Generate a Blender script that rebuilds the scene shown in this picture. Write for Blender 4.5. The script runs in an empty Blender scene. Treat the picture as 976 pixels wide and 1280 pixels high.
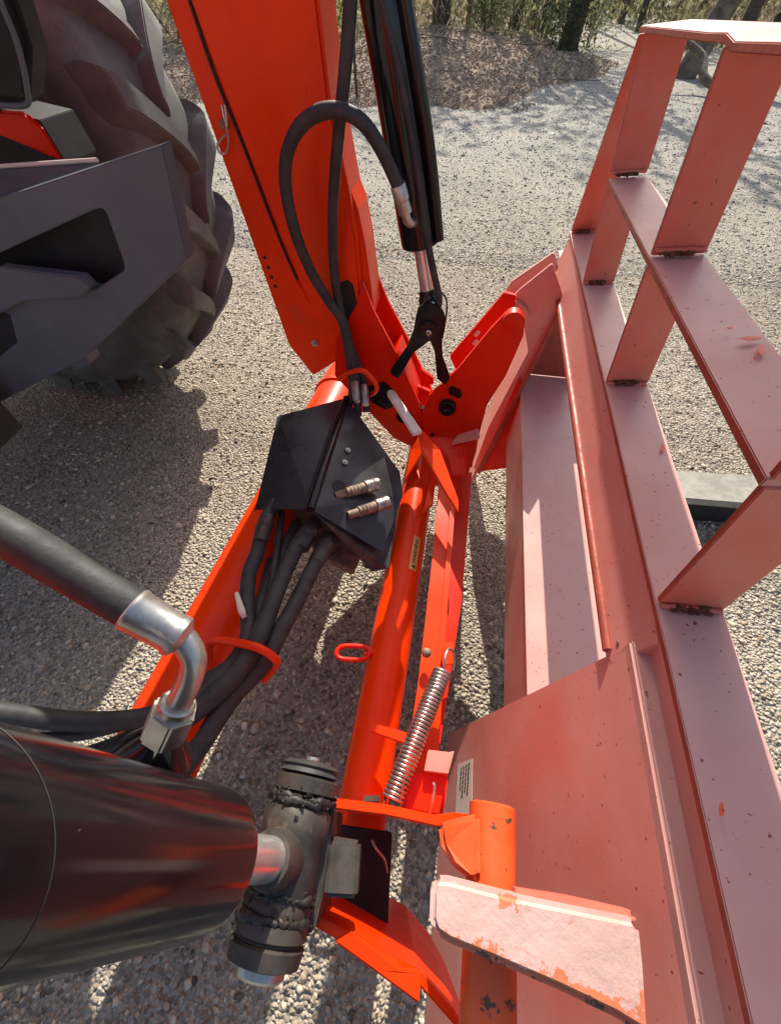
import bpy, bmesh, math, random
import numpy as np
from mathutils import Vector, Matrix
random.seed(7); rng = np.random.default_rng(7)
S = bpy.context.scene; COL = S.collection
PI = math.pi
# ---------------------------------------------------------------- camera
F, H, PITCH = 510.0, 1.10, math.radians(53.0)
TH = math.atan((638-488)/F*math.cos(PITCH))
hd = np.array([-math.sin(TH), math.cos(TH), 0.]); rt = np.array([math.cos(TH), math.sin(TH), 0.]); zz = np.array([0, 0, 1.])
fw = hd*math.cos(PITCH)-zz*math.sin(PITCH); cu = hd*math.sin(PITCH)+zz*math.cos(PITCH)
cd = bpy.data.cameras.new('camera'); cam = bpy.data.objects.new('camera', cd); COL.objects.link(cam); S.camera = cam
cam.location = (0, 0, H); cam.rotation_euler = (math.radians(90)-PITCH, 0, TH)
cd.sensor_fit = 'VERTICAL'; cd.sensor_height = 24; cd.lens = 24*F/1280; cd.clip_start = 0.01; cd.clip_end = 500
# ---------------------------------------------------------------- light
SUN = Vector((-0.08, 1.3, 1.0)).normalized()
w = bpy.data.worlds.new('World'); S.world = w; w.use_nodes = True
nt = w.node_tree; bg = nt.nodes['Background']
sky = nt.nodes.new('ShaderNodeTexSky'); sky.sky_type = 'NISHITA'; sky.sun_disc = False
sky.sun_elevation = math.asin(SUN.z); sky.sun_rotation = math.atan2(SUN.x, SUN.y)
sky.dust_density = 3.0; sky.ozone_density = .4
nt.links.new(sky.outputs[0], bg.inputs[0]); bg.inputs[1].default_value = 0.13
sl = bpy.data.lights.new('sun', 'SUN'); sl.energy = 4.8; sl.angle = math.radians(0.5); sl.color = (1, .93, .82)
so = bpy.data.objects.new('sun', sl); COL.objects.link(so); so.rotation_euler = SUN.to_track_quat('Z', 'Y').to_euler(); so.location = (0, 10, 8)
S.view_settings.view_transform = 'Standard'; S.view_settings.look = 'None'; S.view_settings.exposure = 0.55; S.view_settings.gamma = 1
S.render.engine = 'CYCLES'

# ---------------------------------------------------------------- helpers
def at(px, py, X=None, Y=None, Z=None, D=None):
    """point of the place on a named world plane"""
    d = fw*F+rt*(px-488)+cu*(640-py)
    if D is not None: t = D/F
    else:
        k, v = (0, X) if X is not None else (1, Y) if Y is not None else (2, Z)
        t = (v-(0, 0, H)[k])/d[k]
    p = np.array([0, 0, H])+d*t
    return Vector(p)
def V(*a): return Vector(a)
def tag(o, label=None, cat=None, group=None, kind=None):
    for k, v in (('label', label), ('category', cat), ('group', group), ('kind', kind)):
        if v: o[k] = v
    return o
def empty(name, loc, label, cat, group=None):
    o = bpy.data.objects.new(name, None); COL.objects.link(o); o.location = loc; o.empty_display_size = .1
    bpy.context.view_layer.update()
    return tag(o, label, cat, group)
def link(name, me, mat, parent=None):
    o = bpy.data.objects.new(name, me); COL.objects.link(o)
    if mat: 
        me.materials.clear(); me.materials.append(mat)
    if parent:
        o.parent = parent
        loc = Vector(parent.location); q = parent.parent
        while q: loc += Vector(q.location); q = q.parent
        o.location = -loc if parent.type == 'EMPTY' else (0, 0, 0)
    return o
def fromdata(name, v, f, mat, parent=None, smooth=False):
    me = bpy.data.meshes.new(name); me.from_pydata([tuple(a) for a in v], [], f); me.update()
    if smooth: me.polygons.foreach_set('use_smooth', [True]*len(me.polygons))
    return link(name, me, mat, parent)
def frombm(name, bm, mat, parent=None, smooth=False, bevel=0, seg=2, edge=None):
    bmesh.ops.recalc_face_normals(bm, faces=bm.faces)
    if bevel:
        try: bmesh.ops.bevel(bm, geom=[e for e in bm.edges if len(e.link_faces) == 2 and e.calc_face_angle(0) > .5], offset=bevel, segments=seg, affect='EDGES', clamp_overlap=True)
        except Exception: pass
    me = bpy.data.meshes.new(name); bm.to_mesh(me); bm.free()
    if smooth: me.polygons.foreach_set('use_smooth', [True]*len(me.polygons))
    if smooth == 'angle':
        me.set_sharp_from_angle(angle=math.radians(40))
    o = link(name, me, mat, parent)
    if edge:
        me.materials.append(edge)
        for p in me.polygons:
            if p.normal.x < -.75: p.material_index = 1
    return o
def bprism(bm, pts, ext):
    ext = Vector(ext); a = [bm.verts.new(Vector(p)) for p in pts]; b = [bm.verts.new(Vector(p)+ext) for p in pts]
    n = len(pts); bm.faces.new(a); bm.faces.new(b[::-1])
    for i in range(n): bm.faces.new((a[i], b[i], b[(i+1) % n], a[(i+1) % n]))
def prism(name, pts, ext, mat, parent=None, bevel=.0012):
    bm = bmesh.new(); bprism(bm, pts, ext); return frombm(name, bm, mat, parent, bevel=bevel)
def yplate(name, px, Y, th, mat, parent=None, bevel=.0012):
    return prism(name, [at(x, y, Y=Y) for x, y in px], (0, th, 0), mat, parent, bevel)
def bbox(bm, c, s, R=None):
    vs = []
    for dx in (-1, 1):
        for dy in (-1, 1):
            for dz in (-1, 1):
                p = Vector((dx*s[0]/2, dy*s[1]/2, dz*s[2]/2))
                if R is not None: p = R @ p
                vs.append(bm.verts.new(Vector(c)+p))
    for f in ((0, 1, 3, 2), (4, 6, 7, 5), (0, 4, 5, 1), (2, 3, 7, 6), (0, 2, 6, 4), (1, 5, 7, 3)): bm.faces.new([vs[i] for i in f])
def frame(d):
    d = Vector(d).normalized(); u = d.orthogonal().normalized(); return u, d.cross(u)
def spline(pts, n=8):
    pts = [Vector(p) for p in pts]
    if len(pts) < 3: return pts
    P = [2*pts[0]-pts[1]]+pts+[2*pts[-1]-pts[-2]]; out = []
    for i in range(1, len(P)-2):
        p0, p1, p2, p3 = P[i-1:i+3]
        for k in range(n):
            t = k/n; out.append(.5*((2*p1)+(p2-p0)*t+(2*p0-5*p1+4*p2-p3)*t*t+(3*p1-p0-3*p2+p3)*t**3))
    out.append(pts[-1]); return out
def tubedata(path, r, seg=14, cap=True, closed=False):
    path = [Vector(p) for p in path]; n = len(path); v = []; f = []
    rs = r if isinstance(r, (list, tuple)) else [r]*n
    t = (path[1]-path[0]).normalized(); u, _ = frame(t)
    for i in range(n):
        a = path[(i-1) % n] if closed or i > 0 else path[i]; b = path[(i+1) % n] if closed or i < n-1 else path[i]
        t2 = (b-a).normalized()
        u = (u-t2*u.dot(t2)).normalized(); wv = t2.cross(u)
        for k in range(seg):
            an = 2*PI*k/seg; v.append(path[i]+(u*math.cos(an)+wv*math.sin(an))*rs[i])
    m = n if closed else n-1
    for i in range(m):
        for k in range(seg):
            j = (i+1) % n; f.append((i*seg+k, i*seg+(k+1) % seg, j*seg+(k+1) % seg, j*seg+k))
    if cap and not closed:
        f.append(tuple(range(seg))[::-1]); f.append(tuple(range((n-1)*seg, n*seg)))
    return v, f
def tube(name, path, r, mat, parent=None, seg=14, n=8, closed=False):
    p = spline(path, n) if n > 1 else [Vector(q) for q in path]
    if isinstance(r, (list, tuple)):
        k = len(path)-1; r = [np.interp(i/(len(p)-1)*k, range(k+1), r) for i in range(len(p))]
    v, f = tubedata(p, r, seg, closed=closed)
    o = fromdata(name, v, f, mat, parent, smooth=True); o.data.set_sharp_from_angle(angle=math.radians(50)); return o
def lathe(name, p0, p1, prof, mat, parent=None, seg=40, jit=0):
    """prof: (t along p0-p1 in metres, radius)"""
    p0, p1 = Vector(p0), Vector(p1); d = (p1-p0).normalized(); u, wv = frame(d)
    v = []; f = []; n = len(prof)
    for t, r in prof:
        for k in range(seg):
            a = 2*PI*k/seg; rr = r*(1+jit*random.uniform(-1, 1)) if jit else r
            v.append(p0+d*t+(u*math.cos(a)+wv*math.sin(a))*max(rr, 1e-5))
    for i in range(n-1):
        for k in range(seg): f.append((i*seg+k, i*seg+(k+1) % seg, (i+1)*seg+(k+1) % seg, (i+1)*seg+k))
    f.append(tuple(range(seg))[::-1]); f.append(tuple(range((n-1)*seg, n*seg)))
    o = fromdata(name, v, f, mat, parent, smooth=True); o.data.set_sharp_from_angle(angle=math.radians(35)); return o
def hexnut(name, c, d, r, h, mat, parent, stud=0):
    c = Vector(c); d = Vector(d).normalized(); bm = bmesh.new(); u, wv = frame(d)
    bprism(bm, [c+(u*math.cos(PI*k/3)+wv*math.sin(PI*k/3))*r for k in range(6)], d*h)
    if stud: bprism(bm, [c+d*(h-.0005)+(u*math.cos(PI*k/5)+wv*math.sin(PI*k/5))*r*.5 for k in range(10)], d*stud)
    return frombm(name, bm, mat, parent, bevel=r*.1)

# ---------------------------------------------------------------- materials
def mat(name, base, base2=None, rough=.5, rough2=None, metal=0, scale=20, detail=5, lo=.4, hi=.6, bump=0, bscale=80, coat=0,
        specks=None, sp_scale=60, sp_th=.72, scratch=0, spec=.5, dist=.002, blotch=None, bl_scale=12, bl_th=.6, bl_w=.02):
    m = bpy.data.materials.new(name); m.use_nodes = True; t = m.node_tree; N = t.nodes; L = t.links
    b = N['Principled BSDF']; b.inputs['Metallic'].default_value = metal; b.inputs['Coat Weight'].default_value = coat
    b.inputs['Coat Roughness'].default_value = .12; b.inputs['Specular IOR Level'].default_value = spec
    tc = N.new('ShaderNodeTexCoord'); geo = N.new('ShaderNodeNewGeometry'); pos = geo.outputs['Position']
    def noise(sc, de=5, rg=.6):
        n = N.new('ShaderNodeTexNoise'); n.inputs['Scale'].default_value = sc; n.inputs['Detail'].default_value = de; n.inputs['Roughness'].default_value = rg
        L.new(pos, n.inputs['Vector']); return n.outputs[0]
    def rng_(x, a, c, o0=0, o1=1):
        r = N.new('ShaderNodeMapRange'); r.inputs[1].default_value = a; r.inputs[2].default_value = c; r.inputs[3].default_value = o0; r.inputs[4].default_value = o1
        L.new(x, r.inputs[0]); return r.outputs[0]
    def mix(fac, c1, c2):
        x = N.new('ShaderNodeMix'); x.data_type = 'RGBA'
        L.new(fac, x.inputs[0])
        for s_, c in ((6, c1), (7, c2)):
            if isinstance(c, tuple): x.inputs[s_].default_value = (*c, 1)
            else: L.new(c, x.inputs[s_])
        return x.outputs[2]
    n1 = noise(scale, detail)
    col = mix(rng_(n1, lo, hi), base, base2 or base)
    if blotch:
        col = mix(rng_(noise(bl_scale, 8, .7), bl_th, bl_th+bl_w), col, blotch)
    if specks:
        col = mix(rng_(noise(sp_scale, 2, .4), sp_th, sp_th+.03), col, specks)
    L.new(col, b.inputs['Base Color'])
    ro = rng_(noise(scale*1.7, 6), .35, .65, rough, rough2 if rough2 is not None else min(1, rough+.12))
    L.new(ro, b.inputs['Roughness'])
    if bump:
        bp = N.new('ShaderNodeBump'); bp.inputs['Strength'].default_value = bump; bp.inputs['Distance'].default_value = dist
        L.new(noise(bscale, 6), bp.inputs['Height']); L.new(bp.outputs[0], b.inputs['Normal'])
    m['io'] = 1
    return m
M = {}
M['orange'] = mat('orange_paint', (.84, .048, .0010), (.78, .040, .0010), .28, .42, scale=9, bump=.08, bscale=30, coat=.06, spec=.2, blotch=(.60, .07, .02), bl_scale=7, bl_th=.66, bl_w=.08, specks=(.25, .05, .02), sp_scale=220, sp_th=.745)
M['orange_worn'] = mat('worn_orange_paint', (.82, .075, .008), (.74, .12, .03), .32, .5, scale=15, bump=.35, bscale=60, blotch=(.10, .055, .03), bl_scale=42, bl_th=.585)
M['pink'] = mat('faded_pink_paint', (.60, .345, .30), (.57, .28, .235), .32, .5, scale=5, blotch=(.60, .24, .18), bl_scale=6, bl_th=.66, bl_w=.05, bump=.12, bscale=45, specks=(.22, .05, .03), sp_scale=190, sp_th=.705)
M['rose'] = mat('faded_rose_paint', (.62, .26, .215), (.60, .205, .16), .3, .45, scale=6, bump=.12, bscale=45, specks=(.2, .04, .03), sp_scale=190, sp_th=.715)
M['red_edge'] = mat('cut_edge_and_shade_paint', (.36, .06, .035), (.28, .05, .03), .4, .6, scale=30, bump=.3, bscale=120)
M['deepred'] = mat('deep_red_paint', (.74, .020, .001), (.66, .015, .001), .3, .45, scale=8, coat=.05, spec=.2, bump=.08, bscale=40)
M['black'] = mat('black_gloss_paint', (.006, .006, .008), (.010, .009, .011), .10, .20, scale=22, bump=.04, bscale=18, coat=0, spec=.42, specks=(.16, .14, .12), sp_scale=150, sp_th=.80)
M['blackdust'] = mat('dusty_black_sheet', (.020, .020, .022), (.050, .050, .052), .24, .4, scale=9, lo=.35, hi=.65, bump=.05, specks=(.14, .13, .12), sp_scale=130, sp_th=.78)
M['iron'] = mat('greasy_dark_iron', (.035, .031, .027), (.075, .062, .05), .42, .62, metal=.25, scale=28, bump=.35, bscale=90, blotch=(.13, .10, .075), bl_scale=22, bl_th=.6, bl_w=.08)
M['grease'] = mat('dirty_grease', (.012, .010, .009), (.035, .027, .022), .35, .6, scale=90, bump=.6, bscale=220)
M['rubber'] = mat('hose_rubber', (.022, .022, .022), (.042, .040, .037), .55, .7, scale=35, bump=.15, bscale=300, blotch=(.075, .068, .058), bl_scale=30, bl_th=.62, bl_w=.12)
M['tyre'] = mat('tyre_rubber', (.074, .076, .078), (.118, .116, .112), .62, .8, scale=10, bump=.35, bscale=60, blotch=(.15, .125, .10), bl_scale=9, bl_th=.6, bl_w=.1)
M['zinc'] = mat('zinc_plated_steel', (.55, .54, .50), (.42, .41, .38), .28, .42, metal=.85, scale=60, bump=.1, bscale=100)
M['chrome'] = mat('chrome_rod', (.78, .76, .74), (.70, .68, .66), .2, .3, metal=.75, scale=40)
M['rust'] = mat('rusty_weld', (.09, .035, .018), (.18, .075, .03), .75, .95, scale=120, bump=.8, bscale=300)
M['rustyfit'] = mat('dirty_rusted_steel', (.17, .115, .08), (.30, .22, .16), .5, .75, metal=.4, scale=60, bump=.5, bscale=200)
M['fitting'] = mat('dull_plated_fitting', (.42, .39, .35), (.26, .21, .17), .3, .48, metal=.7, scale=70, bump=.3, bscale=150)
M['spring'] = mat('plated_spring_steel', (.50, .48, .45), (.36, .33, .30), .22, .36, metal=.9, scale=50)
M['bone'] = mat('off_white_grip', (.80, .74, .60), (.70, .62, .48), .5, .7, scale=25, bump=.1)
M['frame'] = mat('dark_grey_powdercoat', (.085, .108, .125), (.10, .122, .14), .42, .55, scale=12, bump=.12, bscale=400, blotch=(.085, .083, .088), bl_scale=7, bl_th=.63, bl_w=.1)
M['label'] = mat('pale_label', (.70, .62, .55), (.66, .55, .48), .5)
M['yellow'] = mat('amber_sticker', (.75, .42, .10), (.70, .38, .09), .4)
M['ink'] = mat('black_ink', (.02, .018, .016), None, .5)
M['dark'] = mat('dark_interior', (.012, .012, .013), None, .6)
M['bluegrey'] = mat('blue_grey_panel', (.07, .09, .11), (.09, .11, .12), .3)
M['wood'] = mat('weathered_timber', (.26, .245, .21), (.36, .34, .29), .8, .95, scale=14, bump=.5, bscale=70, dist=.004)
def m_chipped():
    m = mat('chipped_pale_paint', (.58, .385, .345), (.50, .31, .27), .42, .55, scale=9, bump=.7, bscale=38, dist=.004, blotch=(.62, .17, .08), bl_scale=26, bl_th=.615, bl_w=.01)
    t = m.node_tree; N = t.nodes; L = t.links; b = N['Principled BSDF']; base = b.inputs['Base Color'].links[0].from_socket
    g = N.new('ShaderNodeNewGeometry'); 
    # worn lower lip where the paint has been rubbed to primer and bare steel
    sp = N.new('ShaderNodeSeparateXYZ'); L.new(g.outputs['Position'], sp.inputs[0])
    n = N.new('ShaderNodeTexNoise'); n.inputs['Scale'].default_value = 45; n.inputs['Detail'].default_value = 8; n.inputs['Roughness'].default_value = .75; L.new(g.outputs['Position'], n.inputs['Vector'])
    a0 = N.new('ShaderNodeMath'); a0.operation = 'MULTIPLY_ADD'; a0.inputs[1].default_value = .11; L.new(sp.outputs[0], a0.inputs[0]); L.new(sp.outputs[1], a0.inputs[2])
    a = N.new('ShaderNodeMath'); a.operation = 'MULTIPLY_ADD'; a.inputs[1].default_value = .055; L.new(n.outputs[0], a.inputs[0]); L.new(a0.outputs[0], a.inputs[2])
    def cmpn(v0, v1):
        r = N.new('ShaderNodeMapRange'); r.inputs[1].default_value = v0; r.inputs[2].default_value = v1; L.new(a.outputs[0], r.inputs[0]); return r.outputs[0]
    x = N.new('ShaderNodeMix'); x.data_type = 'RGBA'; L.new(cmpn(-.0205, -.0199), x.inputs[0]); x.inputs[6].default_value = (.55, .16, .07, 1); L.new(base, x.inputs[7])
    y = N.new('ShaderNodeMix'); y.data_type = 'RGBA'; L.new(cmpn(-.0295, -.0285), y.inputs[0]); y.inputs[6].default_value = (.10, .065, .05, 1); L.new(x.outputs[2], y.inputs[7])
    L.new(y.outputs[2], b.inputs['Base Color']); return m
M['chipped'] = m_chipped()
def m_post():
    m = mat('faded_post_paint', (.62, .13, .08), (.60, .22, .165), .3, .45, scale=5, bump=.12, bscale=45, specks=(.2, .04, .03), sp_scale=190, sp_th=.73)
    return m
M['post'] = m_post()
def m_gravel():
    m = bpy.data.materials.new('gravel_soil'); m.use_nodes = True; t = m.node_tree; N = t.nodes; L = t.links; b = N['Principled BSDF']
    b.inputs['Roughness'].default_value = .95; b.inputs['Specular IOR Level'].default_value = .2
    g = N.new('ShaderNodeNewGeometry').outputs['Position']
    def vor(s):
        v = N.new('ShaderNodeTexVoronoi'); v.inputs['Scale'].default_value = s; L.new(g, v.inputs['Vector']); return v
    def noi(s, d=6):
        v = N.new('ShaderNodeTexNoise'); v.inputs['Scale'].default_value = s; v.inputs['Detail'].default_value = d; v.inputs['Roughness'].default_value = .65; L.new(g, v.inputs['Vector']); return v.outputs[0]
    v1 = vor(130); v2 = vor(22)
    cr = N.new('ShaderNodeValToRGB'); e = cr.color_ramp.elements; e[0].position = .25; e[0].color = (.16, .135, .105, 1); e[1].position = .8; e[1].color = (.59, .52, .41, 1)
    bw = N.new('ShaderNodeRGBToBW'); L.new(v1.outputs['Color'], bw.inputs[0])
    mx = N.new('ShaderNodeMath'); mx.operation = 'MULTIPLY_ADD'; mx.inputs[1].default_value = .55; L.new(bw.outputs[0], mx.inputs[0])
    sc = N.new('ShaderNodeMath'); sc.operation = 'MULTIPLY'; sc.inputs[1].default_value = .55; L.new(noi(1.3), sc.inputs[0]); L.new(sc.outputs[0], mx.inputs[2]); L.new(mx.outputs[0], cr.inputs[0])
    # greyer far down the track
    sp = N.new('ShaderNodeSeparateXYZ'); L.new(g, sp.inputs[0]); r = N.new('ShaderNodeMapRange'); r.inputs[1].default_value = 2.2; r.inputs[2].default_value = 6; L.new(sp.outputs[1], r.inputs[0])
    x = N.new('ShaderNodeMix'); x.data_type = 'RGBA'; L.new(r.outputs[0], x.inputs[0]); L.new(cr.outputs[0], x.inputs[6])
    c2 = N.new('ShaderNodeValToRGB'); e = c2.color_ramp.elements; e[0].position = .2; e[0].color = (.29, .27, .235, 1); e[1].position = .8; e[1].color = (.60, .56, .48, 1); L.new(mx.outputs[0], c2.inputs[0]); L.new(c2.outputs[0], x.inputs[7])
    L.new(x.outputs[2], b.inputs['Base Color'])
    s = N.new('ShaderNodeMath'); s.operation = 'MULTIPLY_ADD'; s.inputs[1].default_value = -1.2; L.new(v1.outputs['Distance'], s.inputs[0]); L.new(noi(40), s.inputs[2])
    bp = N.new('ShaderNodeBump'); bp.inputs['Strength'].default_value = .9; bp.inputs['Distance'].default_value = .012; L.new(s.outputs[0], bp.inputs['Height']); L.new(bp.outputs[0], b.inputs['Normal'])
    return m
M['gravel'] = m_gravel()
def m_island(name, cols, rough=.9):
    m = bpy.data.materials.new(name); m.use_nodes = True; t = m.node_tree; N = t.nodes; L = t.links; b = N['Principled BSDF']
    b.inputs['Roughness'].default_value = rough; b.inputs['Specular IOR Level'].default_value = .25
    g = N.new('ShaderNodeNewGeometry'); cr = N.new('ShaderNodeValToRGB'); el = cr.color_ramp.elements
    while len(el) < len(cols): el.new(.5)
    for i, c in enumerate(cols): el[i].position = i/(len(cols)-1); el[i].color = (*c, 1)
    L.new(g.outputs['Random Per Island'], cr.inputs[0]); L.new(cr.outputs[0], b.inputs['Base Color'])
    if 'leaves' in name or 'brush' in name:
        tl = N.new('ShaderNodeBsdfTranslucent'); mxs = N.new('ShaderNodeMixShader'); mxs.inputs[0].default_value = .5
        gm = N.new('ShaderNodeGamma'); gm.inputs[1].default_value = .75; L.new(cr.outputs[0], gm.inputs[0]); L.new(gm.outputs[0], tl.inputs[0])
        L.new(b.outputs[0], mxs.inputs[1]); L.new(tl.outputs[0], mxs.inputs[2]); L.new(mxs.outputs[0], N['Material Output'].inputs[0])
    return m
M['stones'] = m_island('loose_stones', [(.08, .07, .06), (.32, .265, .19), (.55, .46, .34), (.20, .18, .155), (.66, .57, .43), (.36, .29, .20), (.66, .59, .47), (.50, .42, .31)])
M['stones_far'] = m_island('road_metal', [(.12, .115, .10), (.38, .35, .30), (.60, .56, .48), (.25, .23, .20), (.72, .67, .57)])
M['litter'] = m_island('dry_leaf_litter', [(.17, .12, .085), (.38, .28, .20), (.54, .42, .31), (.24, .17, .12), (.66, .55, .42), (.33, .24, .18)])
M['leaf_olive'] = m_island('olive_leaves', [(.10, .10, .04), (.18, .17, .07), (.27, .245, .11), (.13, .125, .055), (.22, .18, .09)], .7)
M['leaf_dark'] = m_island('dark_green_leaves', [(.025, .045, .018), (.05, .075, .03), (.035, .055, .02), (.075, .09, .04)], .7)
M['leaf_bright'] = m_island('yellow_green_leaves', [(.16, .19, .03), (.24, .25, .05), (.12, .15, .03)], .7)
M['drygrass'] = m_island('dry_brush', [(.22, .17, .10), (.32, .25, .15), (.14, .12, .06), (.10, .11, .05)], .85)
M['bark'] = mat('gum_bark', (.10, .075, .055), (.20, .16, .125), .85, .95, scale=9, bump=.7, bscale=35, dist=.02)
M['bark_dark'] = mat('dark_bark', (.055, .042, .033), (.10, .08, .06), .85, .95, scale=9, bump=.7, bscale=35, dist=.02)
M['litter_soil'] = mat('litter_soil', (.22, .155, .11), (.35, .26, .19), .95, 1, scale=14, lo=.35, hi=.65, bump=1, bscale=30, dist=.03)

# ================================================================ SETTING
def grid(name, x0, x1, y0, y1, nx, ny, zf, m):
    xs = np.linspace(x0, x1, nx); ys = np.linspace(y0, y1, ny); v = [(x, y, zf(x, y)) for y in ys for x in xs]
    f = [(j*nx+i, j*nx+i+1, (j+1)*nx+i+1, (j+1)*nx+i) for j in range(ny-1) for i in range(nx-1)]
    return fromdata(name, v, f, m, smooth=True)
g = fromdata('ground', [(-200, -200, 0), (200, -200, 0), (200, 300, 0), (-200, 300, 0)], [(0, 1, 2, 3)], M['gravel']); tag(g, kind='structure')

def scatter_stones(name, n, area, rfun, m, base='ico', sink=.35):
    if base == 'ico':
        bm = bmesh.new(); bmesh.ops.create_icosphere(bm, subdivisions=1, radius=1); bv = np.array([v.co for v in bm.verts]); bf = np.array([[v.index for v in f.verts] for f in bm.faces]); bm.free()
        if len(bv) > 12:
            bm = bmesh.new(); bmesh.ops.create_icosphere(bm, subdivisions=0 or 1, radius=1); bm.free()
    else:
        bv = np.array([(1, 0, 0), (-1, 0, 0), (0, 1, 0), (0, -1, 0), (0, 0, 1), (0, 0, -1.)]); bf = np.array([(0, 2, 4), (2, 1, 4), (1, 3, 4), (3, 0, 4), (2, 0, 5), (1, 2, 5), (3, 1, 5), (0, 3, 5)])
    c = area(n); n = len(c); r = rfun(n, c)
    k = len(bv); P = np.repeat(bv[None], n, 0)*(1+rng.uniform(-.28, .28, (n, k, 1)))
    P = P*rng.uniform(.45, 1.35, (n, 1, 3))*np.array([1, 1, .7])
    a = rng.uniform(0, 2*PI, n); ca, sa = np.cos(a), np.sin(a)
    tl = rng.uniform(-.5, .5, n); ct, st = np.cos(tl), np.sin(tl)
    x, y, z = P[..., 0], P[..., 1], P[..., 2]
    y, z = y*ct[:, None]-z*st[:, None], y*st[:, None]+z*ct[:, None]
    x, y = x*ca[:, None]-y*sa[:, None], x*sa[:, None]+y*ca[:, None]
    P = np.stack([x, y, z], -1)*r[:, None, None]; P[..., 0] += c[:, 0, None]; P[..., 1] += c[:, 1, None]; P[..., 2] += (c[:, 2]+r*sink)[:, None]
    f = (bf[None]+(np.arange(n)*k)[:, None, None]).reshape(-1)
    me = bpy.data.meshes.new(name); me.vertices.add(n*k); me.vertices.foreach_set('co', P.reshape(-1).astype(np.float32))
    nf = n*len(bf); me.loops.add(nf*3); me.loops.foreach_set('vertex_index', f.astype(np.int32)); me.polygons.add(nf)
    me.polygons.foreach_set('loop_start', (np.arange(nf)*3).astype(np.int32)); me.update(calc_edges=True); me.validate()
    o = link(name, me, m); return o
def quads(name, c, L_, W_, m, parent=None, flat=.0, cup=.15):
    """many leaf-shaped blades; c (n,3)"""
    n = len(c); a = rng.uniform(0, 2*PI, n); e = rng.uniform(-1, 1, n)*flat
    d = np.stack([np.cos(a)*np.cos(e), np.sin(a)*np.cos(e), np.sin(e)], 1)
    q = rng.normal(size=(n, 3)); 
    if flat < .6: q = q*np.array([1, 1, .35])
    s_ = np.cross(d, q); s_ = np.cross(d, np.cross(s_, d)) if False else s_; s_ /= np.linalg.norm(s_, axis=1)[:, None]+1e-9
    Ls = (L_*rng.uniform(.6, 1.3, n))[:, None]; Ws = (W_*rng.uniform(.6, 1.2, n))[:, None]
    v = np.stack([c-d*Ls/2, c+s_*Ws/2, c+d*Ls/2, c-s_*Ws/2], 1).reshape(-1, 3)
    me = bpy.data.meshes.new(name); me.vertices.add(n*4); me.vertices.foreach_set('co', v.reshape(-1).astype(np.float32))
    me.loops.add(n*4); me.loops.foreach_set('vertex_index', np.arange(n*4, dtype=np.int32)); me.polygons.add(n)
    me.polygons.foreach_set('loop_start', (np.arange(n)*4).astype(np.int32)); me.update(calc_edges=True)
    return link(name, me, m, parent)
def near_area(n):
    p = np.stack([rng.uniform(-2.0, 1.9, n), rng.uniform(-.8, 3.0, n), np.zeros(n)], 1)
    cl = np.sin(p[:, 0]*4.1+np.sin(p[:, 1]*3.3)*2)*np.sin(p[:, 1]*5.2+p[:, 0]*2)
    return p[rng.uniform(0, 1, n) < .75+.25*cl]
def size_near(n, c): return np.clip(.0018*np.exp(rng.normal(0, .7, n))+.0006, .0013, .0062)
tag(scatter_stones('gravel_stones', 120000, near_area, lambda n, c: size_near(n, c)*1.3, M['stones'], 'oct', .2), kind='stuff')
tag(scatter_stones('larger_gravel_stones', 9000, near_area, lambda n, c: np.clip(.0045*np.exp(rng.normal(0, .42, n)), .003, .012), M['stones'], 'ico', .15), kind='stuff')
def far_area(n):
    y = 2.8+rng.uniform(0, 1, n)**1.5*8; return np.stack([rng.uniform(-.75, .75, n)*(y*.95+1)+.4, y, np.zeros(n)], 1)
tag(scatter_stones('road_gravel', 80000, far_area, lambda n, c: np.clip(.0045*np.exp(rng.normal(0, .45, n)), .003, .018)*(1+.06*c[:, 1]), M['stones_far'], 'oct', .1), kind='stuff')

n = 420; c = near_area(n); c[:, 2] = .006
tag(quads('fallen_leaves', c, .035, .010, M['litter'], flat=.25), kind='stuff')
# leaf-litter bank behind the gravel turning area
edge = [(-14, 6.6), (-6.0, 7.0), (-3.2, 7.3), (-2.0, 7.2), (-1.0, 7.3), (-.2, 7.6), (.45, 8.4), (1.25, 9.5), (1.95, 10.9), (2.0, 12.6), (1.5, 15), (1.0, 18), (.8, 24), (-30, 24), (-30, 6.6)]
def sd(x, y):
    d = 1e9; ins = False; n = len(edge)
    for i in range(n):
        ax, ay = edge[i]; bx, by = edge[(i+1) % n]
        if (ay > y) != (by > y) and x < (bx-ax)*(y-ay)/(by-ay)+ax: ins = not ins
        t = max(0, min(1, ((x-ax)*(bx-ax)+(y-ay)*(by-ay))/((bx-ax)**2+(by-ay)**2)))
        d = min(d, math.hypot(x-ax-t*(bx-ax), y-ay-t*(by-ay)))
    return d if ins else -d
def hump(x, y):
    s_ = sd(x, y)+.25*math.sin(x*1.7+y)+.12*math.sin(x*4.3-y*2.1)
    return -.03+.40*(1-math.exp(-max(0, s_)*.75))+.04*math.sin(x*2.2)*math.sin(y*1.9) if s_ > -.4 else -.06
bank = grid('leaf_litter_bank', -18, 2.8, 6, 24, 120, 120, hump, M['litter_soil']); tag(bank, kind='structure')
bank2 = grid('roadside_bank', 3.4, 20, 7, 24, 50, 50, lambda x, y: -.04+.35*min(1, max(0, (x-3.9-.12*(y-7)-.4*math.sin(y))*.5)), M['litter_soil']); tag(bank2, kind='structure')

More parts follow.
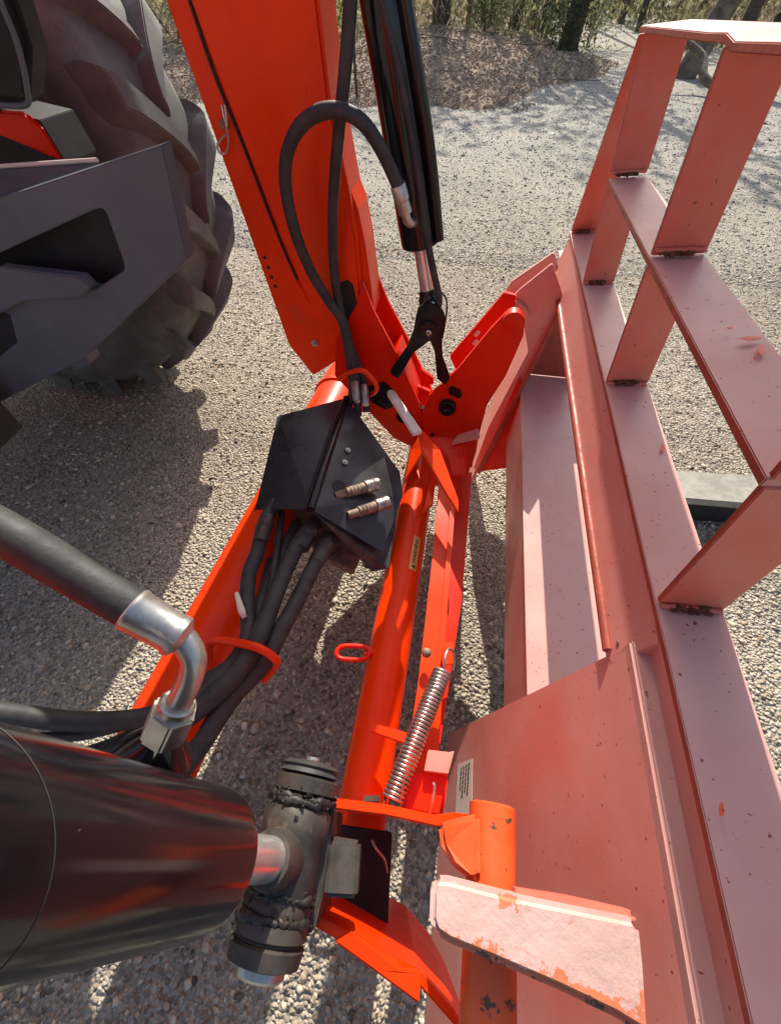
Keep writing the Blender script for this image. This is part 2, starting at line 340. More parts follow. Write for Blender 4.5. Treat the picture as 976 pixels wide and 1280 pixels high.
pts = []
while len(pts) < 34000:
    y = 6.2+random.random()**1.5*10; x = random.uniform(-.55*y-2.5, 2.4)
    h_ = hump(x, y)
    if h_ > -.01 or (random.random() < .04 and h_ > -.05): pts.append((x, y, max(h_, 0)+random.uniform(.004, .03)))
tag(quads('leaf_litter', np.array(pts), .065, .024, M['litter'], flat=.5), kind='stuff')
# fallen sticks on the bank, one by one
def stick(x, y, L_, a, r):
    z = max(hump(x, y), 0)+r+.02; p = []
    for i in range(6):
        t = i/5-.5; p.append((x+L_*t*math.cos(a)+random.uniform(-.02, .02), y+L_*t*math.sin(a)+random.uniform(-.02, .02), max(hump(x+L_*t*math.cos(a), y+L_*t*math.sin(a)), 0)+r+.02+random.uniform(0, .04)))
    return tube('fallen_stick', p, [r, r*.95, r*.8, r*.7, r*.55, r*.4], M['bark_dark'], seg=6, n=2)
bm = bmesh.new()
for k in range(110):
    y = 7.2+random.random()*6; x = random.uniform(-.5*y-1.5, 1.8)
    if hump(x, y) < .02: continue
    L_ = random.uniform(.2, .9); a = random.uniform(0, PI); r = random.uniform(.004, .012)
    p0 = V(x, y, hump(x, y)+.03); p1 = V(x+L_*math.cos(a), y+L_*math.sin(a), max(0, hump(x+L_*math.cos(a), y+L_*math.sin(a)))+random.uniform(.02, .09))
    u, wv = frame(p1-p0); bprism(bm, [p0+u*r, p0+wv*r, p0-u*r, p0-wv*r], p1-p0)
tag(frombm('scattered_twigs', bm, M['bark']), kind='stuff')

# trees
def blob(center, rad, n, squash=.7):
    """leaf positions in uneven clumps"""
    k = max(5, n//90); cc = rng.normal(size=(k, 3)); cc /= np.linalg.norm(cc, axis=1)[:, None]; cc *= (rng.uniform(.25, 1, k)**.5)[:, None]*rad*np.array([1, 1, squash])
    i = rng.integers(0, k, n); p = cc[i]+rng.normal(size=(n, 3))*rad*.20*np.array([1, 1, .7])
    return p+np.array(center)
def tree(x, y, hgt, r, label, leafm, barkm, lean=0, ncr=300, z0=None, fork=False, group='gum trees along the track'):
    z = hump(x, y) if x < 2.6 else 0
    z = max(z, 0) if z0 is None else z0
    e = empty('gum_tree', (x, y, z), label, 'tree', group)
    top = V(x+lean*hgt, y+random.uniform(-.3, .3), z+hgt*.72)
    p = [V(x, y, z-.1), V(x+lean*hgt*.2+random.uniform(-.05, .05), y, z+hgt*.2), V(x+lean*hgt*.55+random.uniform(-.12, .12), y, z+hgt*.45), top]
    tr = tube('trunk', p, [r*1.25, r, r*.75, r*.35], barkm, e, seg=10, n=5)
    bm = bmesh.new()
    for k in range(5):
        t = random.uniform(.35, .95); s0 = p[1].lerp(p[3], t*.9); a = random.uniform(0, 2*PI); L_ = hgt*random.uniform(.15, .28)
        s1 = s0+V(math.cos(a)*L_*.7, math.sin(a)*L_*.7, L_*.8); rr = r*.3
        u, wv = frame(s1-s0); bot = [bm.verts.new(s0+(u*math.cos(q)+wv*math.sin(q))*rr) for q in np.arange(6)*PI/3]; tp = [bm.verts.new(s1+(u*math.cos(q)+wv*math.sin(q))*rr*.35) for q in np.arange(6)*PI/3]
        for q in range(6): bm.faces.new((bot[q], bot[(q+1) % 6], tp[(q+1) % 6], tp[q]))
    frombm('limb', bm, barkm, e)
    c = blob((top.x, top.y, top.z), hgt*.25, ncr)
    quads('crown', c, .26, .10, leafm, e, flat=1.2)
    return e
def shrub(x, y, rad, hgt, label, leafm, n=700, sz=.09, group=None, z=None):
    z = max(0, hump(x, y) if x < 2.6 else 0) if z is None else z
    e = empty('shrub', (x, y, z), label, 'shrub', group)
    c = rng.normal(size=(n, 3))*np.array([rad*.5, rad*.5, hgt*.28])+np.array([x, y, z+hgt*.5]); c[:, 2] = np.clip(c[:, 2], z+.02, None)
    quads('foliage', c, sz, sz*.4, leafm, e, flat=1.3)
    bm = bmesh.new()
    for k in range(6):
        a = random.uniform(0, 2*PI); s0 = V(x, y, z-.03); s1 = V(x+math.cos(a)*rad*.5, y+math.sin(a)*rad*.5, z+hgt*.7); u, wv = frame(s1-s0); q = .008
        bprism(bm, [s0+u*q, s0+wv*q, s0-u*q, s0-wv*q], s1-s0)
    frombm('stem', bm, M['bark_dark'], e); return e
T = [  # px of trunk foot, Y, height, radius, leaf, bark, lean, label
 (550, 15, 8, .17, 'leaf_olive', 'bark_dark', .02, 'thick dark gum trunk just right of the black loader cylinder top'),
 (583, 17, 8, .06, 'leaf_olive', 'bark', -.02, 'thin pale sapling between the thick trunk and the round shrub'),
 (640, 16, 8, .12, 'leaf_dark', 'bark_dark', .03, 'dark gum trunk right of the round green shrub'),
 (662, 19, 9, .10, 'leaf_olive', 'bark_dark', -.04, 'slim gum leaning left behind the dark twin trunks'),
 (676, 15.5, 8, .13, 'leaf_dark', 'bark_dark', .015, 'right hand trunk of the dark pair at the bank top'),
 (712, 12.5, 7, .16, 'leaf_dark', 'bark_dark', .09, 'bushy dark gum leaning right where the bank meets the track'),
 (735, 21, 9, .09, 'leaf_olive', 'bark', .0, 'slender gum beyond the bend of the gravel track'),
 (770, 23, 9, .10, 'leaf_olive', 'bark', .03, 'slender gum left of the pink guard top, across the track'),
 (795, 20, 9, .08, 'leaf_olive', 'bark_dark', -.03, 'thin dark gum directly above the guard frame corner'),
 (872, 10.8, 7, .15, 'leaf_olive', 'bark', .30, 'pale forked gum leaning right, seen through the guard frame top'),
 (925, 13, 8, .11, 'leaf_olive', 'bark_dark', .05, 'gum trunk above the near end of the guard top rail'),
 (965, 15, 8, .10, 'leaf_dark', 'bark_dark', -.05, 'gum trunk at the far right edge of the picture'),
 (415, 17, 8, .08, 'leaf_bright', 'bark', .03, 'small gum between the orange arm and the black hose'),
 (228, 16, 8, .12, 'leaf_olive', 'bark_dark', .02, 'gum trunk between the tractor tyre and the orange arm'),
 (600, 24, 10, .14, 'leaf_olive', 'bark', .01, 'tall gum far behind the round shrub'),
]
for px, Y, hg, r, lf, bk, ln, lb in T:
    p = at(px, 45, Y=Y); tree(p.x, Y, hg, r, lb, M[lf], M[bk], ln)
sp_ = at(447, 130, Y=7.6); sap = tag(tube('dead_sapling', [V(sp_.x, 7.6, .0), V(sp_.x-.02, 7.62, .5), V(sp_.x+.03, 7.65, 1.1), V(sp_.x, 7.7, 1.9)], [.022, .018, .014, .008], M['bark_dark'], seg=8, n=4), 'thin dead sapling stem standing on the bank beside the black hose', 'sapling')
p = at(607, 42, Y=13.5); shrub(p.x, 13.5, .55, .9, 'round dark green shrub at the top of the leaf litter bank', M['leaf_dark'], 1500, .07)
p = at(415, 40, Y=11); shrub(p.x, 11, .6, .8, 'yellow green bush beside the orange arm', M['leaf_bright'], 900, .08)
p = at(700, 60, Y=12.2); shrub(p.x, 12.2, .7, 1.3, 'dense dark bush round the leaning gum at the bank end', M['leaf_dark'], 2200, .08)
p = at(215, 30, Y=10); shrub(p.x, 10, .9, .9, 'dull olive bush between tyre and orange arm', M['leaf_olive'], 900, .09)
p = at(735, 45, Y=15); shrub(p.x, 15, .7, 1.1, 'olive bush on the left side of the track bend', M['leaf_olive'], 900, .09)
# fallen branch seen through the guard
p0, p1, p2 = at(862, 62, Y=9.5), at(885, 78, Y=9), at(905, 88, Y=8.6)
tag(tube('fallen_branch', [V(p0.x-.2, 9.8, .55), V(p0.x+.2, 9.5, .35), V(p1.x+.1, 9.2, .16), V(p2.x+.3, 8.9, .07)], [.03, .05, .06, .035], M['bark'], seg=10, n=5), 'grey fallen branch lying behind the pink guard top', 'branch')
# undergrowth wall and far wood that read as one mass
n = 30000; y = rng.uniform(15, 34, n); x = rng.uniform(-.9, 1.25, n)*y*.9+1; z = rng.uniform(0, 1, n)**1.3*3.2
keep = ~((np.abs(x-(2.6+(y-12)*.02)) < 1.1) & (y < 22)); c = np.stack([x, y, z], 1)[keep]
tag(quads('undergrowth', c, .30, .11, M['leaf_olive'], flat=1.3), kind='stuff')
n = 14000; y = rng.uniform(13, 22, n); x = rng.uniform(-.9, 1.2, n)*y*.9+.5; keep = ~((x > 1.2) & (x < 4.0)); z = rng.uniform(0, 1, n)**1.5*.9+.2
tag(quads('dry_undergrowth', np.stack([x, y, z], 1)[keep], .32, .03, M['drygrass'], flat=1.4), kind='stuff')
n = 26000; y = rng.uniform(28, 60, n); x = rng.uniform(-1.3, 1.5, n)*y; z = rng.uniform(0, 1, n)*8
tag(quads('wood_foliage', np.stack([x, y, z], 1), .8, .4, M['leaf_olive'], flat=1.3), kind='stuff')
bm = bmesh.new()
for k in range(170):
    y = random.uniform(17, 36); x = random.uniform(-.85, 1.2)*y
    if abs(x-2.8) < 1.2 and y < 22: continue
    r = random.uniform(.03, .09); h_ = random.uniform(3, 7); l = random.uniform(-.12, .12)
    bprism(bm, [V(x+r*math.cos(q), y+r*math.sin(q), 0) for q in np.arange(6)*PI/3], V(l*h_, 0, h_))
tag(frombm('wood_trunks', bm, M['bark_dark']), kind='stuff')

# ================================================================ TRACTOR
tr = empty('tractor', (-1.45, .5, 0), 'tractor front with black lugged tyre and dark grey frame left of the loader arm', 'tractor')
R0, CX, YI, YO = .705, -1.50, 1.22, 1.52
wh = bpy.data.objects.new('wheel', None); COL.objects.link(wh); wh.parent = tr; wh.location = Vector((CX, YI, R0))-Vector(tr.location)
bpy.context.view_layer.update()
RC = R0-.055
prof = [(.0, .40), (-.012, .43), (-.035, .50), (-.045, .56), (-.030, .61), (.0, RC-.010), (.03, RC), (.15, RC+.006), (.27, RC), (.30, RC-.010), (.33, .61), (.345, .56), (.335, .5), (.31, .43), (.30, .40)]
lathe('tyre', (CX, YI, R0), (CX, YI+1, R0), prof, M['tyre'], wh, seg=96)
lathe('rim', (CX, YI+.03, R0), (CX, YI+1, R0), [(0, .41), (0, .37), (.06, .34), (.08, .12), (.16, .11), (.17, .36), (.22, .40)], M['deepred'], wh, seg=48)
lathe('hub', (CX, YI-.14, R0), (CX, YI+1, R0), [(0, .08), (.02, .11), (.15, .13), (.3, .13)], M['dark'], wh, seg=24)
def lug(side, ang):
    """curved bar from the shoulder towards the centre line"""
    bm = bmesh.new(); n = 16; rows = []
    for i in range(n):
        t = i/(n-1)                                  # 0 centre line, 1 low on the shoulder
        yy = .15+side*(-.018+.182*min(t/.80, 1)**1.05+(.014*(t-.8)/.2 if t > .8 else 0))
        a = ang+.30*t**.72
        fall = max(0, t-.66)/.34
        rb = RC-.006-.085*fall**1.6; rtp = R0-.002-.058*fall**1.7-.006*(1-t)*.5
        w0 = (.030+.034*t**.8); w1 = (.019+.022*t**.8)
        rows.append([(yy, a-w0/R0, rb-.012), (yy, a-w1/R0, rtp), (yy, a+w1/R0, rtp), (yy, a+w0/R0, rb-.012)])
    vs = [[bm.verts.new((CX+rr*math.cos(a), YI+y_, R0+rr*math.sin(a))) for y_, a, rr in row] for row in rows]
    for i in range(n-1):
        for k in range(3): bm.faces.new((vs[i][k], vs[i][k+1], vs[i+1][k+1], vs[i+1][k]))
    bm.faces.new(vs[0]); bm.faces.new(vs[-1][::-1])
    frombm('lug', bm, M['tyre'], wh, bevel=.003, seg=2, smooth='angle')
NL = 18
for k in range(NL):
    for side, off in ((-1, 0), (1, PI/NL)):
        lug(side, -.26+2*PI*k/NL+off)
# grey front frame (weight bracket) plate
YF = .62
fo = [(203, 181), (234, 325), (106, 448), (0, 503), (-160, 590), (-160, 330), (0, 248)]
def fr(x, y, dy=0): return at(x, y, Y=YF+dy)
pl_out = [at(x, y, Y=YF) for x, y in fo]
hole1 = [(-60, 345), (0, 316), (122, 260), (133, 270), (156, 336), (118, 362), (103, 346), (0, 330), (-60, 322)]
kh = [(203, 181), (234, 325), (106, 448), (0, 503), (-160, 590), (-160, 330), (0, 248)]
hole = [(-90, 352), (-60, 345), (0, 316), (118, 262), (127, 260), (133, 266), (156, 332), (154, 340), (120, 362), (112, 361), (100, 346), (0, 333), (-90, 320)]
hole = [(-90, 357), (0, 316), (118, 262), (127, 260), (133, 266), (156, 332), (154, 340), (120, 362), (112, 361), (100, 348), (0, 336), (-90, 388)]
loop = kh+[kh[0]]+hole[3:]+hole[:4]
bm = bmesh.new()
o_ = [bm.verts.new(at(x, y, Y=YF)) for x, y in kh]; h_ = [bm.verts.new(at(x, y, Y=YF)) for x, y in hole]
eo = [bm.edges.new((o_[i], o_[(i+1) % len(o_)])) for i in range(len(o_))]+[bm.edges.new((h_[i], h_[(i+1) % len(h_)])) for i in range(len(h_))]
gf = bmesh.ops.triangle_fill(bm, use_beauty=True, edges=eo)
ff = [f for f in bm.faces]; ex = bmesh.ops.extrude_face_region(bm, geom=ff)
bmesh.ops.translate(bm, verts=[v for v in ex['geom'] if isinstance(v, bmesh.types.BMVert)], vec=(0, .024, 0))
frombm('side_plate', bm, M['frame'], tr, bevel=.0016)
yplate('cross_block', [(-120, 404), (0, 334), (98, 346), (114, 360), (100, 372), (30, 376), (-120, 460)], YF-.016, .018, M['frame'], tr, .002)
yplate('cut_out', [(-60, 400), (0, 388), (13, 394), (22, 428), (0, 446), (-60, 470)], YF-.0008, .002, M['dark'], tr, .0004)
yplate('tab', [(82, 452), (104, 442), (112, 456), (94, 462)], YF+.005, .04, M['frame'], tr, .002)
yplate('inner_shade_box', [(-150, 330), (0, 292), (118, 244), (140, 254), (172, 335), (150, 362), (110, 380), (-150, 420)], YF+.05, .10, M['dark'], tr)  # dark box sized to fill the opening and stop sun coming through
q = [at(-60, 245, Y=YF+.1), at(0, 208, Y=YF+.1), at(122, 201, Y=YF+.1), at(0, 243, Y=YF+.03), at(-60, 275, Y=YF+.03)]
prism('cover_panel', q, (0, 0, -.012), M['bluegrey'], tr)
tube('panel_lip', [at(-60, 225, Y=YF+.1), at(0, 208, Y=YF+.098), at(122, 200, Y=YF+.098)], .003, M['label'], tr, n=1, seg=8)
yplate('bonnet_side', [(-120, -60), (10, -20), (36, 60), (34, 132), (0, 130), (-120, 140)], YF+.18, .05, M['dark'], tr, .01)
tube('bonnet_trim', [at(0, 0, Y=YF+.17), at(22, 55, Y=YF+.17), at(34, 110, Y=YF+.17), at(30, 132, Y=YF+.17), at(-30, 128, Y=YF+.17)], .004, M['frame'], tr, n=6, seg=8)
yplate('bonnet_panel', [(-100, 138), (0, 138), (30, 140), (52, 160), (80, 203), (0, 170), (-100, 160)], YF+.2, .008, M['deepred'], tr, .006)
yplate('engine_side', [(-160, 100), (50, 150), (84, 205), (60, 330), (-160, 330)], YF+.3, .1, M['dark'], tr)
prism('shade_bonnet', [V(-2.8, .20, 1.09), V(-.92, .20, 1.09), V(-.88, .20, 1.25), V(-1.0, .20, 1.50), V(-2.8, .20, 1.62)], (0, .97, 0), M['orange'], tr, .02)  # bonnet added out of view, widened off centre to shade the red panel
prism('chassis_rail', [V(-2.6, .28, .45), V(-.98, .28, .45), V(-.98, .28, .62), V(-2.6, .28, .62)], (0, .3, 0), M['dark'], tr, .004)
prism('front_axle', [V(CX-.06, -.3, .60), V(CX+.06, -.3, .60), V(CX+.06, -.3, .74), V(CX-.06, -.3, .74)], (0, 1.5, 0), M['dark'], tr, .004)

# ================================================================ FRONT LOADER
ld = empty('front_loader', (-.35, .44, .32), 'orange front loader with black tilt cylinders, hydraulic hoses and thick cross tube', 'front loader')
O = M['orange']; DR = M['deepred']
YA = .88
arm = [(207, 0), (190, -50), (390, -50), (400, 0), (414, 120), (438, 240), (447, 262), (456, 305), (468, 392), (440, 440), (391, 470), (361, 432)]
a0_, b0_ = at(207, 0, Y=YA), at(400, 0, Y=YA); lift = V(-.16, 0, .55)
arm3 = [a0_, a0_+lift, b0_+lift]+[at(x, y, Y=YA) for x, y in arm[3:]]
A_ = prism('loader_arm', arm3, (0, .085, 0), O, ld, .004)
box = [(237, 0), (224, -50), (388, -50), (398, 0), (412, 122), (436, 242), (446, 300), (452, 372), (430, 425), (408, 420), (384, 375), (352, 300), (300, 168), (270, 90)]
a1_, b1_ = at(237, 0, Y=YA-.018), at(398, 0, Y=YA-.018)
prism('arm_box', [a1_, a1_+lift, b1_+lift]+[at(x, y, Y=YA-.018) for x, y in box[3:]], (0, .02, 0), O, ld, .006)
tube('arm_seam', [at(234, -10, Y=YA-.003), at(268, 92, Y=YA-.003), at(300, 170, Y=YA-.003), at(350, 300, Y=YA-.003), at(372, 350, Y=YA-.003)], .0030, M['grease'], A_, seg=6, n=3)
yplate('arm_patch', [(370, 350), (388, 378), (420, 398), (424, 425), (398, 462), (383, 420)], YA-.006, .007, O, ld, .002)
yplate('arm_slot', [(424, 355), (434, 350), (441, 356), (449, 398), (441, 414), (430, 408)], YA-.0205, .003, M['dark'], A_, .0008)
for x, y in ((331, 322), (335.5, 334.5), (339.5, 346.5), (344, 358)):
    c = at(x, y, Y=YA-.0006); lathe('bolt_hole', c, c+V(0, 1, 0), [(0, .004), (.001, .004)], M['dark'], A_, seg=12)
hexnut('bolt', at(394, 428, Y=YA-.006), (0, -1, 0), .009, .006, M['zinc'], A_, .006)
# lynch pin hung on the arm
c = at(280, 155, Y=YA-.004)
lathe('pin_boss', c+V(0, .004, 0), c-V(0, 1, 0), [(0, .007), (.008, .007), (.011, .004)], M['rustyfit'], A_, seg=14)
tube('linch_pin', [at(277, 131, Y=YA-.012), at(280, 145, Y=YA-.014), at(283, 158, Y=YA-.014), at(286, 176, Y=YA-.012), at(283, 190, Y=YA-.010), at(276, 192, Y=YA-.010), at(272, 183, Y=YA-.010), at(277, 173, Y=YA-.012), at(283, 168, Y=YA-.014)], .0018, M['zinc'], A_, seg=8, n=6)
tube('linch_pin', [at(281, 131, Y=YA-.012), at(283, 145, Y=YA-.014), at(284, 158, Y=YA-.015)], .0018, M['zinc'], A_, seg=8, n=4)
# lower arm end: two cheek plates
ce = [(452, 352), (468, 392), (492, 437), (524, 505), (530, 545), (516, 560), (492, 548), (452, 505), (418, 470), (420, 425), (446, 380)]
yplate('arm_end_plate', ce, YA-.024, .012, DR, ld, .002)
yplate('arm_end_plate', [(x+17, y-14) for x, y in ce], YA+.075, .012, DR, ld, .002)
edge_ = [at(x, y, Y=YA-.025) for x, y in ((447, 262), (456, 305), (468, 392), (492, 437), (486, 438), (462, 392), (450, 306), (443, 266))]
# near loader arm, the same outline on the near side
YN = -.012
pts_n = arm3; na = prism('loader_arm', [V(p.x, YN-.06, p.z) for p in pts_n], (0, .06, 0), O, ld, .004)
# cross tube
ta, tb = at(424, 500, Z=.295), at(204, 930, Z=.295); dirc = (tb-ta).normalized()
lathe('cross_tube', ta-dirc*.10, tb, [(0, .0745), ((tb-ta).length+.33, .0745)], O, ld, seg=64)
lathe('tube_collar', ta-dirc*.012, tb, [(0, .080), (.012, .080)], O, ld, seg=64)
# pivot caps
for x, y, Yc, r in ((475, 497, YA-.026, .016), (541, 540, YA-.04, .018), (506, 520, YA-.02, .024)):
    c = at(x, y, Y=Yc); pc = lathe('pivot_cap', c+V(0, .02, 0), c-V(0, 1, 0), [(0, r), (.024, r), (.028, r*.85), (.028, .006), (.032, .006), (.033, .003)], M['black'], ld, seg=28)
yplate('pivot_lock_plate', [(458, 485), (480, 478), (494, 492), (497, 506), (482, 513), (464, 503)], YA-.030, .006, M['black'], ld)
yplate('pivot_lock_plate', [(474, 520), (512, 505), (545, 520), (560, 552), (545, 568), (520, 560), (500, 542)], YA-.012, .02, M['black'], ld, .003)

# tilt cylinders: far and near, same parts on the same line of travel
YC = .86
piv = at(539, 400, Y=YC); up_ = at(483, 0, Y=YC); cdv = (up_-piv).normalized()
def cylinder(P, Y, L0):
    P = V(P.x, Y, P.z); far_end = .70
    b = lathe('tilt_cylinder_barrel', P+cdv*L0, P+cdv, [(0, .020), (0.0005, .0325), (.003, .0352), (.010, .036), (far_end-.02, .036), (far_end, .03)], M['black'], ld, seg=72)
    lathe('rod', P+cdv*.022, P+cdv, [(0, .0145), (L0-.02+.01, .0145)], M['chrome'], b, seg=32)
    return b
cdv0 = cdv; bf_ = cylinder(piv, YC, .145)
# steel oil line and its brackets on the far cylinder
tube('oil_line', [at(472, -20, Y=YC-.03), at(500, 95, Y=YC-.032), at(519, 200, Y=YC-.034), at(532, 290, Y=YC-.034), at(543, 345, Y=YC-.03), at(549, 376, Y=YC-.026), at(543, 398, Y=YC-.024), at(535, 410, Y=YC-.022)], .0065, M['rubber'], ld, seg=12)
tube('oil_line', [at(503, -20, Y=YC-.028), at(522, 95, Y=YC-.026), at(538, 200, Y=YC-.02), at(548, 300, Y=YC-.016)], .010, M['black'], ld, seg=12)
tube('wire_clip', [at(552, 366, Y=YC-.02), at(558, 376, Y=YC-.02), at(557, 400, Y=YC-.02), at(552, 425, Y=YC-.02)], .0018, M['black'], ld, seg=8)
# rod eye + fork link (far)
lathe('rod_eye', piv-V(0, .043, 0), piv+V(0, 1, 0), [(0, .010), (0, .018), (.001, .019), (.002, .016), (.004, .016), (.0045, .023), (.008, .025), (.062, .025), (.066, .018)], M['black'], ld, seg=32)
lathe('pin_cap', piv-V(0, .042, 0), piv+V(0, 1, 0), [(0, .006), (.002, .009), (.01, .012)], M['black'], ld, seg=24)
c = at(536, 415, Y=YC-.045); lathe('grease_nipple', c, c-V(0, 1, 0), [(0, .006), (.004, .006), (.006, .003), (.011, .003)], M['zinc'], ld, seg=12)
for Yl, o_ in ((YC-.037, 0), (YC+.028, 1)):
    yplate('link_arm', [(519, 398), (522, 386), (531, 379), (541, 379), (551, 385), (557, 398), (556, 412), (552, 424), (553, 448), (562, 472), (556, 482), (546, 474), (543, 440), (537, 426), (527, 434), (517, 441), (498, 474), (487, 468), (489, 461), (508, 435), (517, 412)], Yl, .009, M['black'], ld, .002)
lathe('rod_socket', piv+cdv*.015, piv+cdv, [(0, .017), (.02, .019), (.024, .021), (.028, .019), (.031, .021), (.036, .018), (.05, .017)], M['black'], ld, seg=28)

# near cylinder and its greasy pivot knuckle
pn = V(piv.x-.018, -.042, piv.z-.004)
cdv = (at(0, 1066, D=.146)-pn).normalized()
nb = cylinder(pn, -.042, .134)
pa, pb = pn+V(0, .075, 0), pn-V(0, .078, 0)
kn = lathe('rod_eye', pn+V(0, .040, 0), pn-V(0, 1, 0), [(0, .018), (.002, .026), (.006, .0285), (.022, .029), (.026, .0275), (.040, .0275), (.060, .0285), (.064, .027), (.068, .0285), (.074, .027)], M['iron'], ld, seg=48)
lathe('rod_socket', pn+cdv*.012, pn+cdv, [(0, .0215), (.022, .0205), (.030, .018)], M['iron'], kn, seg=40)
lathe('washer', pn+V(0, .046, 0), pn+V(0, 1, 0), [(0, .024), (.002, .0295), (.012, .030), (.014, .025)], M['iron'], kn, seg=40)
lathe('washer', pn+V(0, .060, 0), pn+V(0, 1, 0), [(0, .022), (.002, .0275), (.006, .025), (.008, .027), (.011, .023), (.013, .010)], M['rubber'], kn, seg=40)
hexnut('pin_nut', pn+V(0, .072, 0), (0, 1, 0), .0065, .004, M['zinc'], kn)
lathe('washer', pn-V(0, .035, 0), pn-V(0, 1, 0), [(0, .025), (.002, .029), (.010, .0295), (.012, .026), (.013, .026), (.015, .0295), (.025, .028), (.027, .022)], M['iron'], kn, seg=40)
lathe('pin_end', pn-V(0, .062, 0), pn-V(0, 1, 0), [(0, .019), (.005, .019), (.007, .017)], M['zinc'], kn, seg=32)
bm = bmesh.new()                       # crumbs of old grease squeezed out at the joints
for k in range(170):
    j = random.choice([.043, .043, .040, .046, -.034, -.034, -.022]); a = random.uniform(-.3*PI, 1.35*PI); rr = .0282+random.uniform(0, .003)
    q = pn+V(-math.cos(a)*rr*1.0, j+random.gauss(0, .0035), math.sin(a)*rr)
    s_ = random.uniform(.0008, .0028); Rm = Matrix.Rotation(random.uniform(0, 6), 3, random.choice('XYZ')) @ Matrix.Rotation(random.uniform(0, 6), 3, 'Y')
    bbox(bm, q, (s_*random.uniform(.6, 1.6), s_*.8, s_*random.uniform(.6, 1.3)), Rm)
tag(frombm('grease_crumbs', bm, M['grease'], kn, bevel=0), kind='stuff')
for j_ in (.043, .0405, -.0345, -.0205):     # smeared rolls of grease in the joints
    v, f = tubedata([pn+V(math.cos(a)*.0275, j_+random.gauss(0, .0007), math.sin(a)*.0275) for a in np.linspace(0, 2*PI, 73)[:-1]], list(np.convolve(rng.uniform(0, .0075, 76), np.ones(5)/5, 'valid')[:72]**1.0-.0012), 8, closed=True)
    fromdata('grease_roll', v, f, M['grease'], kn, True)
u_, w_ = frame(cdv)
for t0_, sk in ((.30, .05), (.36, -.045)):
    tube('scuff_line', [pn+cdv*(t0_+sk*.5*math.sin(a))+(u_*math.cos(a)+w_*math.sin(a))*.0361 for a in np.linspace(0, 2*PI, 60)], .00022, M['rubber'], nb, seg=5, n=1)
prism('link_block', [at(412, 1046, Z=.632), at(450, 1052, Z=.626), at(446, 1124, Z=.626), at(404, 1122, Z=.632)], (0, 0, -.03), M['iron'], ld, .003)
prism('link_plate', [at(400, 1022, Z=.638), at(416, 1012, Z=.638), at(410, 1090, Z=.63), at(392, 1166, Z=.63), at(380, 1168, Z=.63)], (0, 0, -.10), M['iron'], ld, .002)

# ---- manifold cover (bent black sheet with a folded ridge)
r1, r2 = at(433, 497, Z=.475), at(388, 636, Z=.475)
l1, l2 = at(347, 520, Z=.430), at(318, 640, Z=.405)
ridge_dir = (r2-r1)
def sheet(name, quad, th, m, parent, bevel=.0006):
    nrm = (quad[1]-quad[0]).cross(quad[2]-quad[0]).normalized(); 
    if nrm.z > 0: nrm = -nrm
    return prism(name, quad, nrm*th, m, parent, bevel)
mc = sheet('manifold_cover', [l1, r1, r2, l2+V(.004, 0, .01), l2], .003, M['blackdust'], ld)
ra, rb, rc, rd = at(500, 590, Z=.40), at(504, 618, Z=.39), at(478, 690, Z=.37), at(402, 640, Z=.462)
prism('cover_side', [r1, ra, rb, rc, r2], (-.0025, 0, -.002), M['blackdust'], mc, .0006)
tube('cover_fold', [r1+V(0, 0, -.002), r2+V(0, 0, -.002)], .0085, M['black'], mc, n=1, seg=20)
prism('cover_lip', [at(392, 640, Z=.468), at(462, 620, Z=.40), at(500, 600, Z=.386), at(494, 660, Z=.36), at(486, 710, Z=.34), at(466, 714, Z=.335)], (-.001, 0, -.003), M['rustyfit'] if False else M['iron'], mc, .0006)
nn = (ra-r1).cross(r2-r1).normalized(); nn = nn if nn.z > 0 else -nn
def onside(x, y, off=0):
    d = Vector(fw*F+rt*(x-488)+cu*(640-y)); o = V(0, 0, H); return o+d*((r1-o).dot(nn)/d.dot(nn))+nn*off
for x, y in ((434, 564), (430.5, 579)): hexnut('bolt', onside(x, y, .0005), nn, .0068, .005, M['zinc'], mc, .003)
lathe('hose_port', onside(424, 608, .0003), onside(424, 608, .0003)+nn, [(0, .016), (.0008, .016)], M['dark'], mc, seg=24)
# brown elbow block under the cover
prism('valve_block', [at(350, 615, Z=.36), at(420, 580, Z=.37), at(450, 690, Z=.33), at(440, 712, Z=.33), at(395, 690, Z=.33)], (0, 0, -.03), M['rustyfit'], ld, .003)
for (x0, y0, x1, y1, hz) in ((430, 617, 466, 612, .040), (446, 641, 479, 634, .036)):
    a_ = onside(x0, y0, .002); b_ = onside(x1, y1, hz*.55); dd = (b_-a_).normalized(); L_ = (b_-a_).length
    cp = lathe('quick_coupler', a_-dd*.02, b_, [(0, .0085), (.022, .0085), (.024, .0115)]+[(.026+L_*.055*k, .0118-(.0016 if k % 2 else 0)) for k in range(9)]+[(.022+L_*.62, .0105), (.022+L_*.66, .0105)], M['rustyfit'], ld, seg=32)
    lathe('coupler_sleeve', a_+dd*L_*.62, b_, [(0, .0125), (.002, .0142), (L_*.20, .0142), (L_*.22, .0132), (L_*.26, .0132), (L_*.28, .0142), (L_*.40, .0142), (L_*.42, .0130)], M['fitting'], cp, seg=36)
    e_ = a_+dd*L_*1.04
    lathe('coupler_face', e_, e_+dd, [(-.004, .0125), (.0005, .0125), (.0012, .0112), (.0012, .0085), (-.0005, .0083), (-.0005, .0050), (.002, .0045), (.003, .003)], M['zinc'], cp, seg=30)

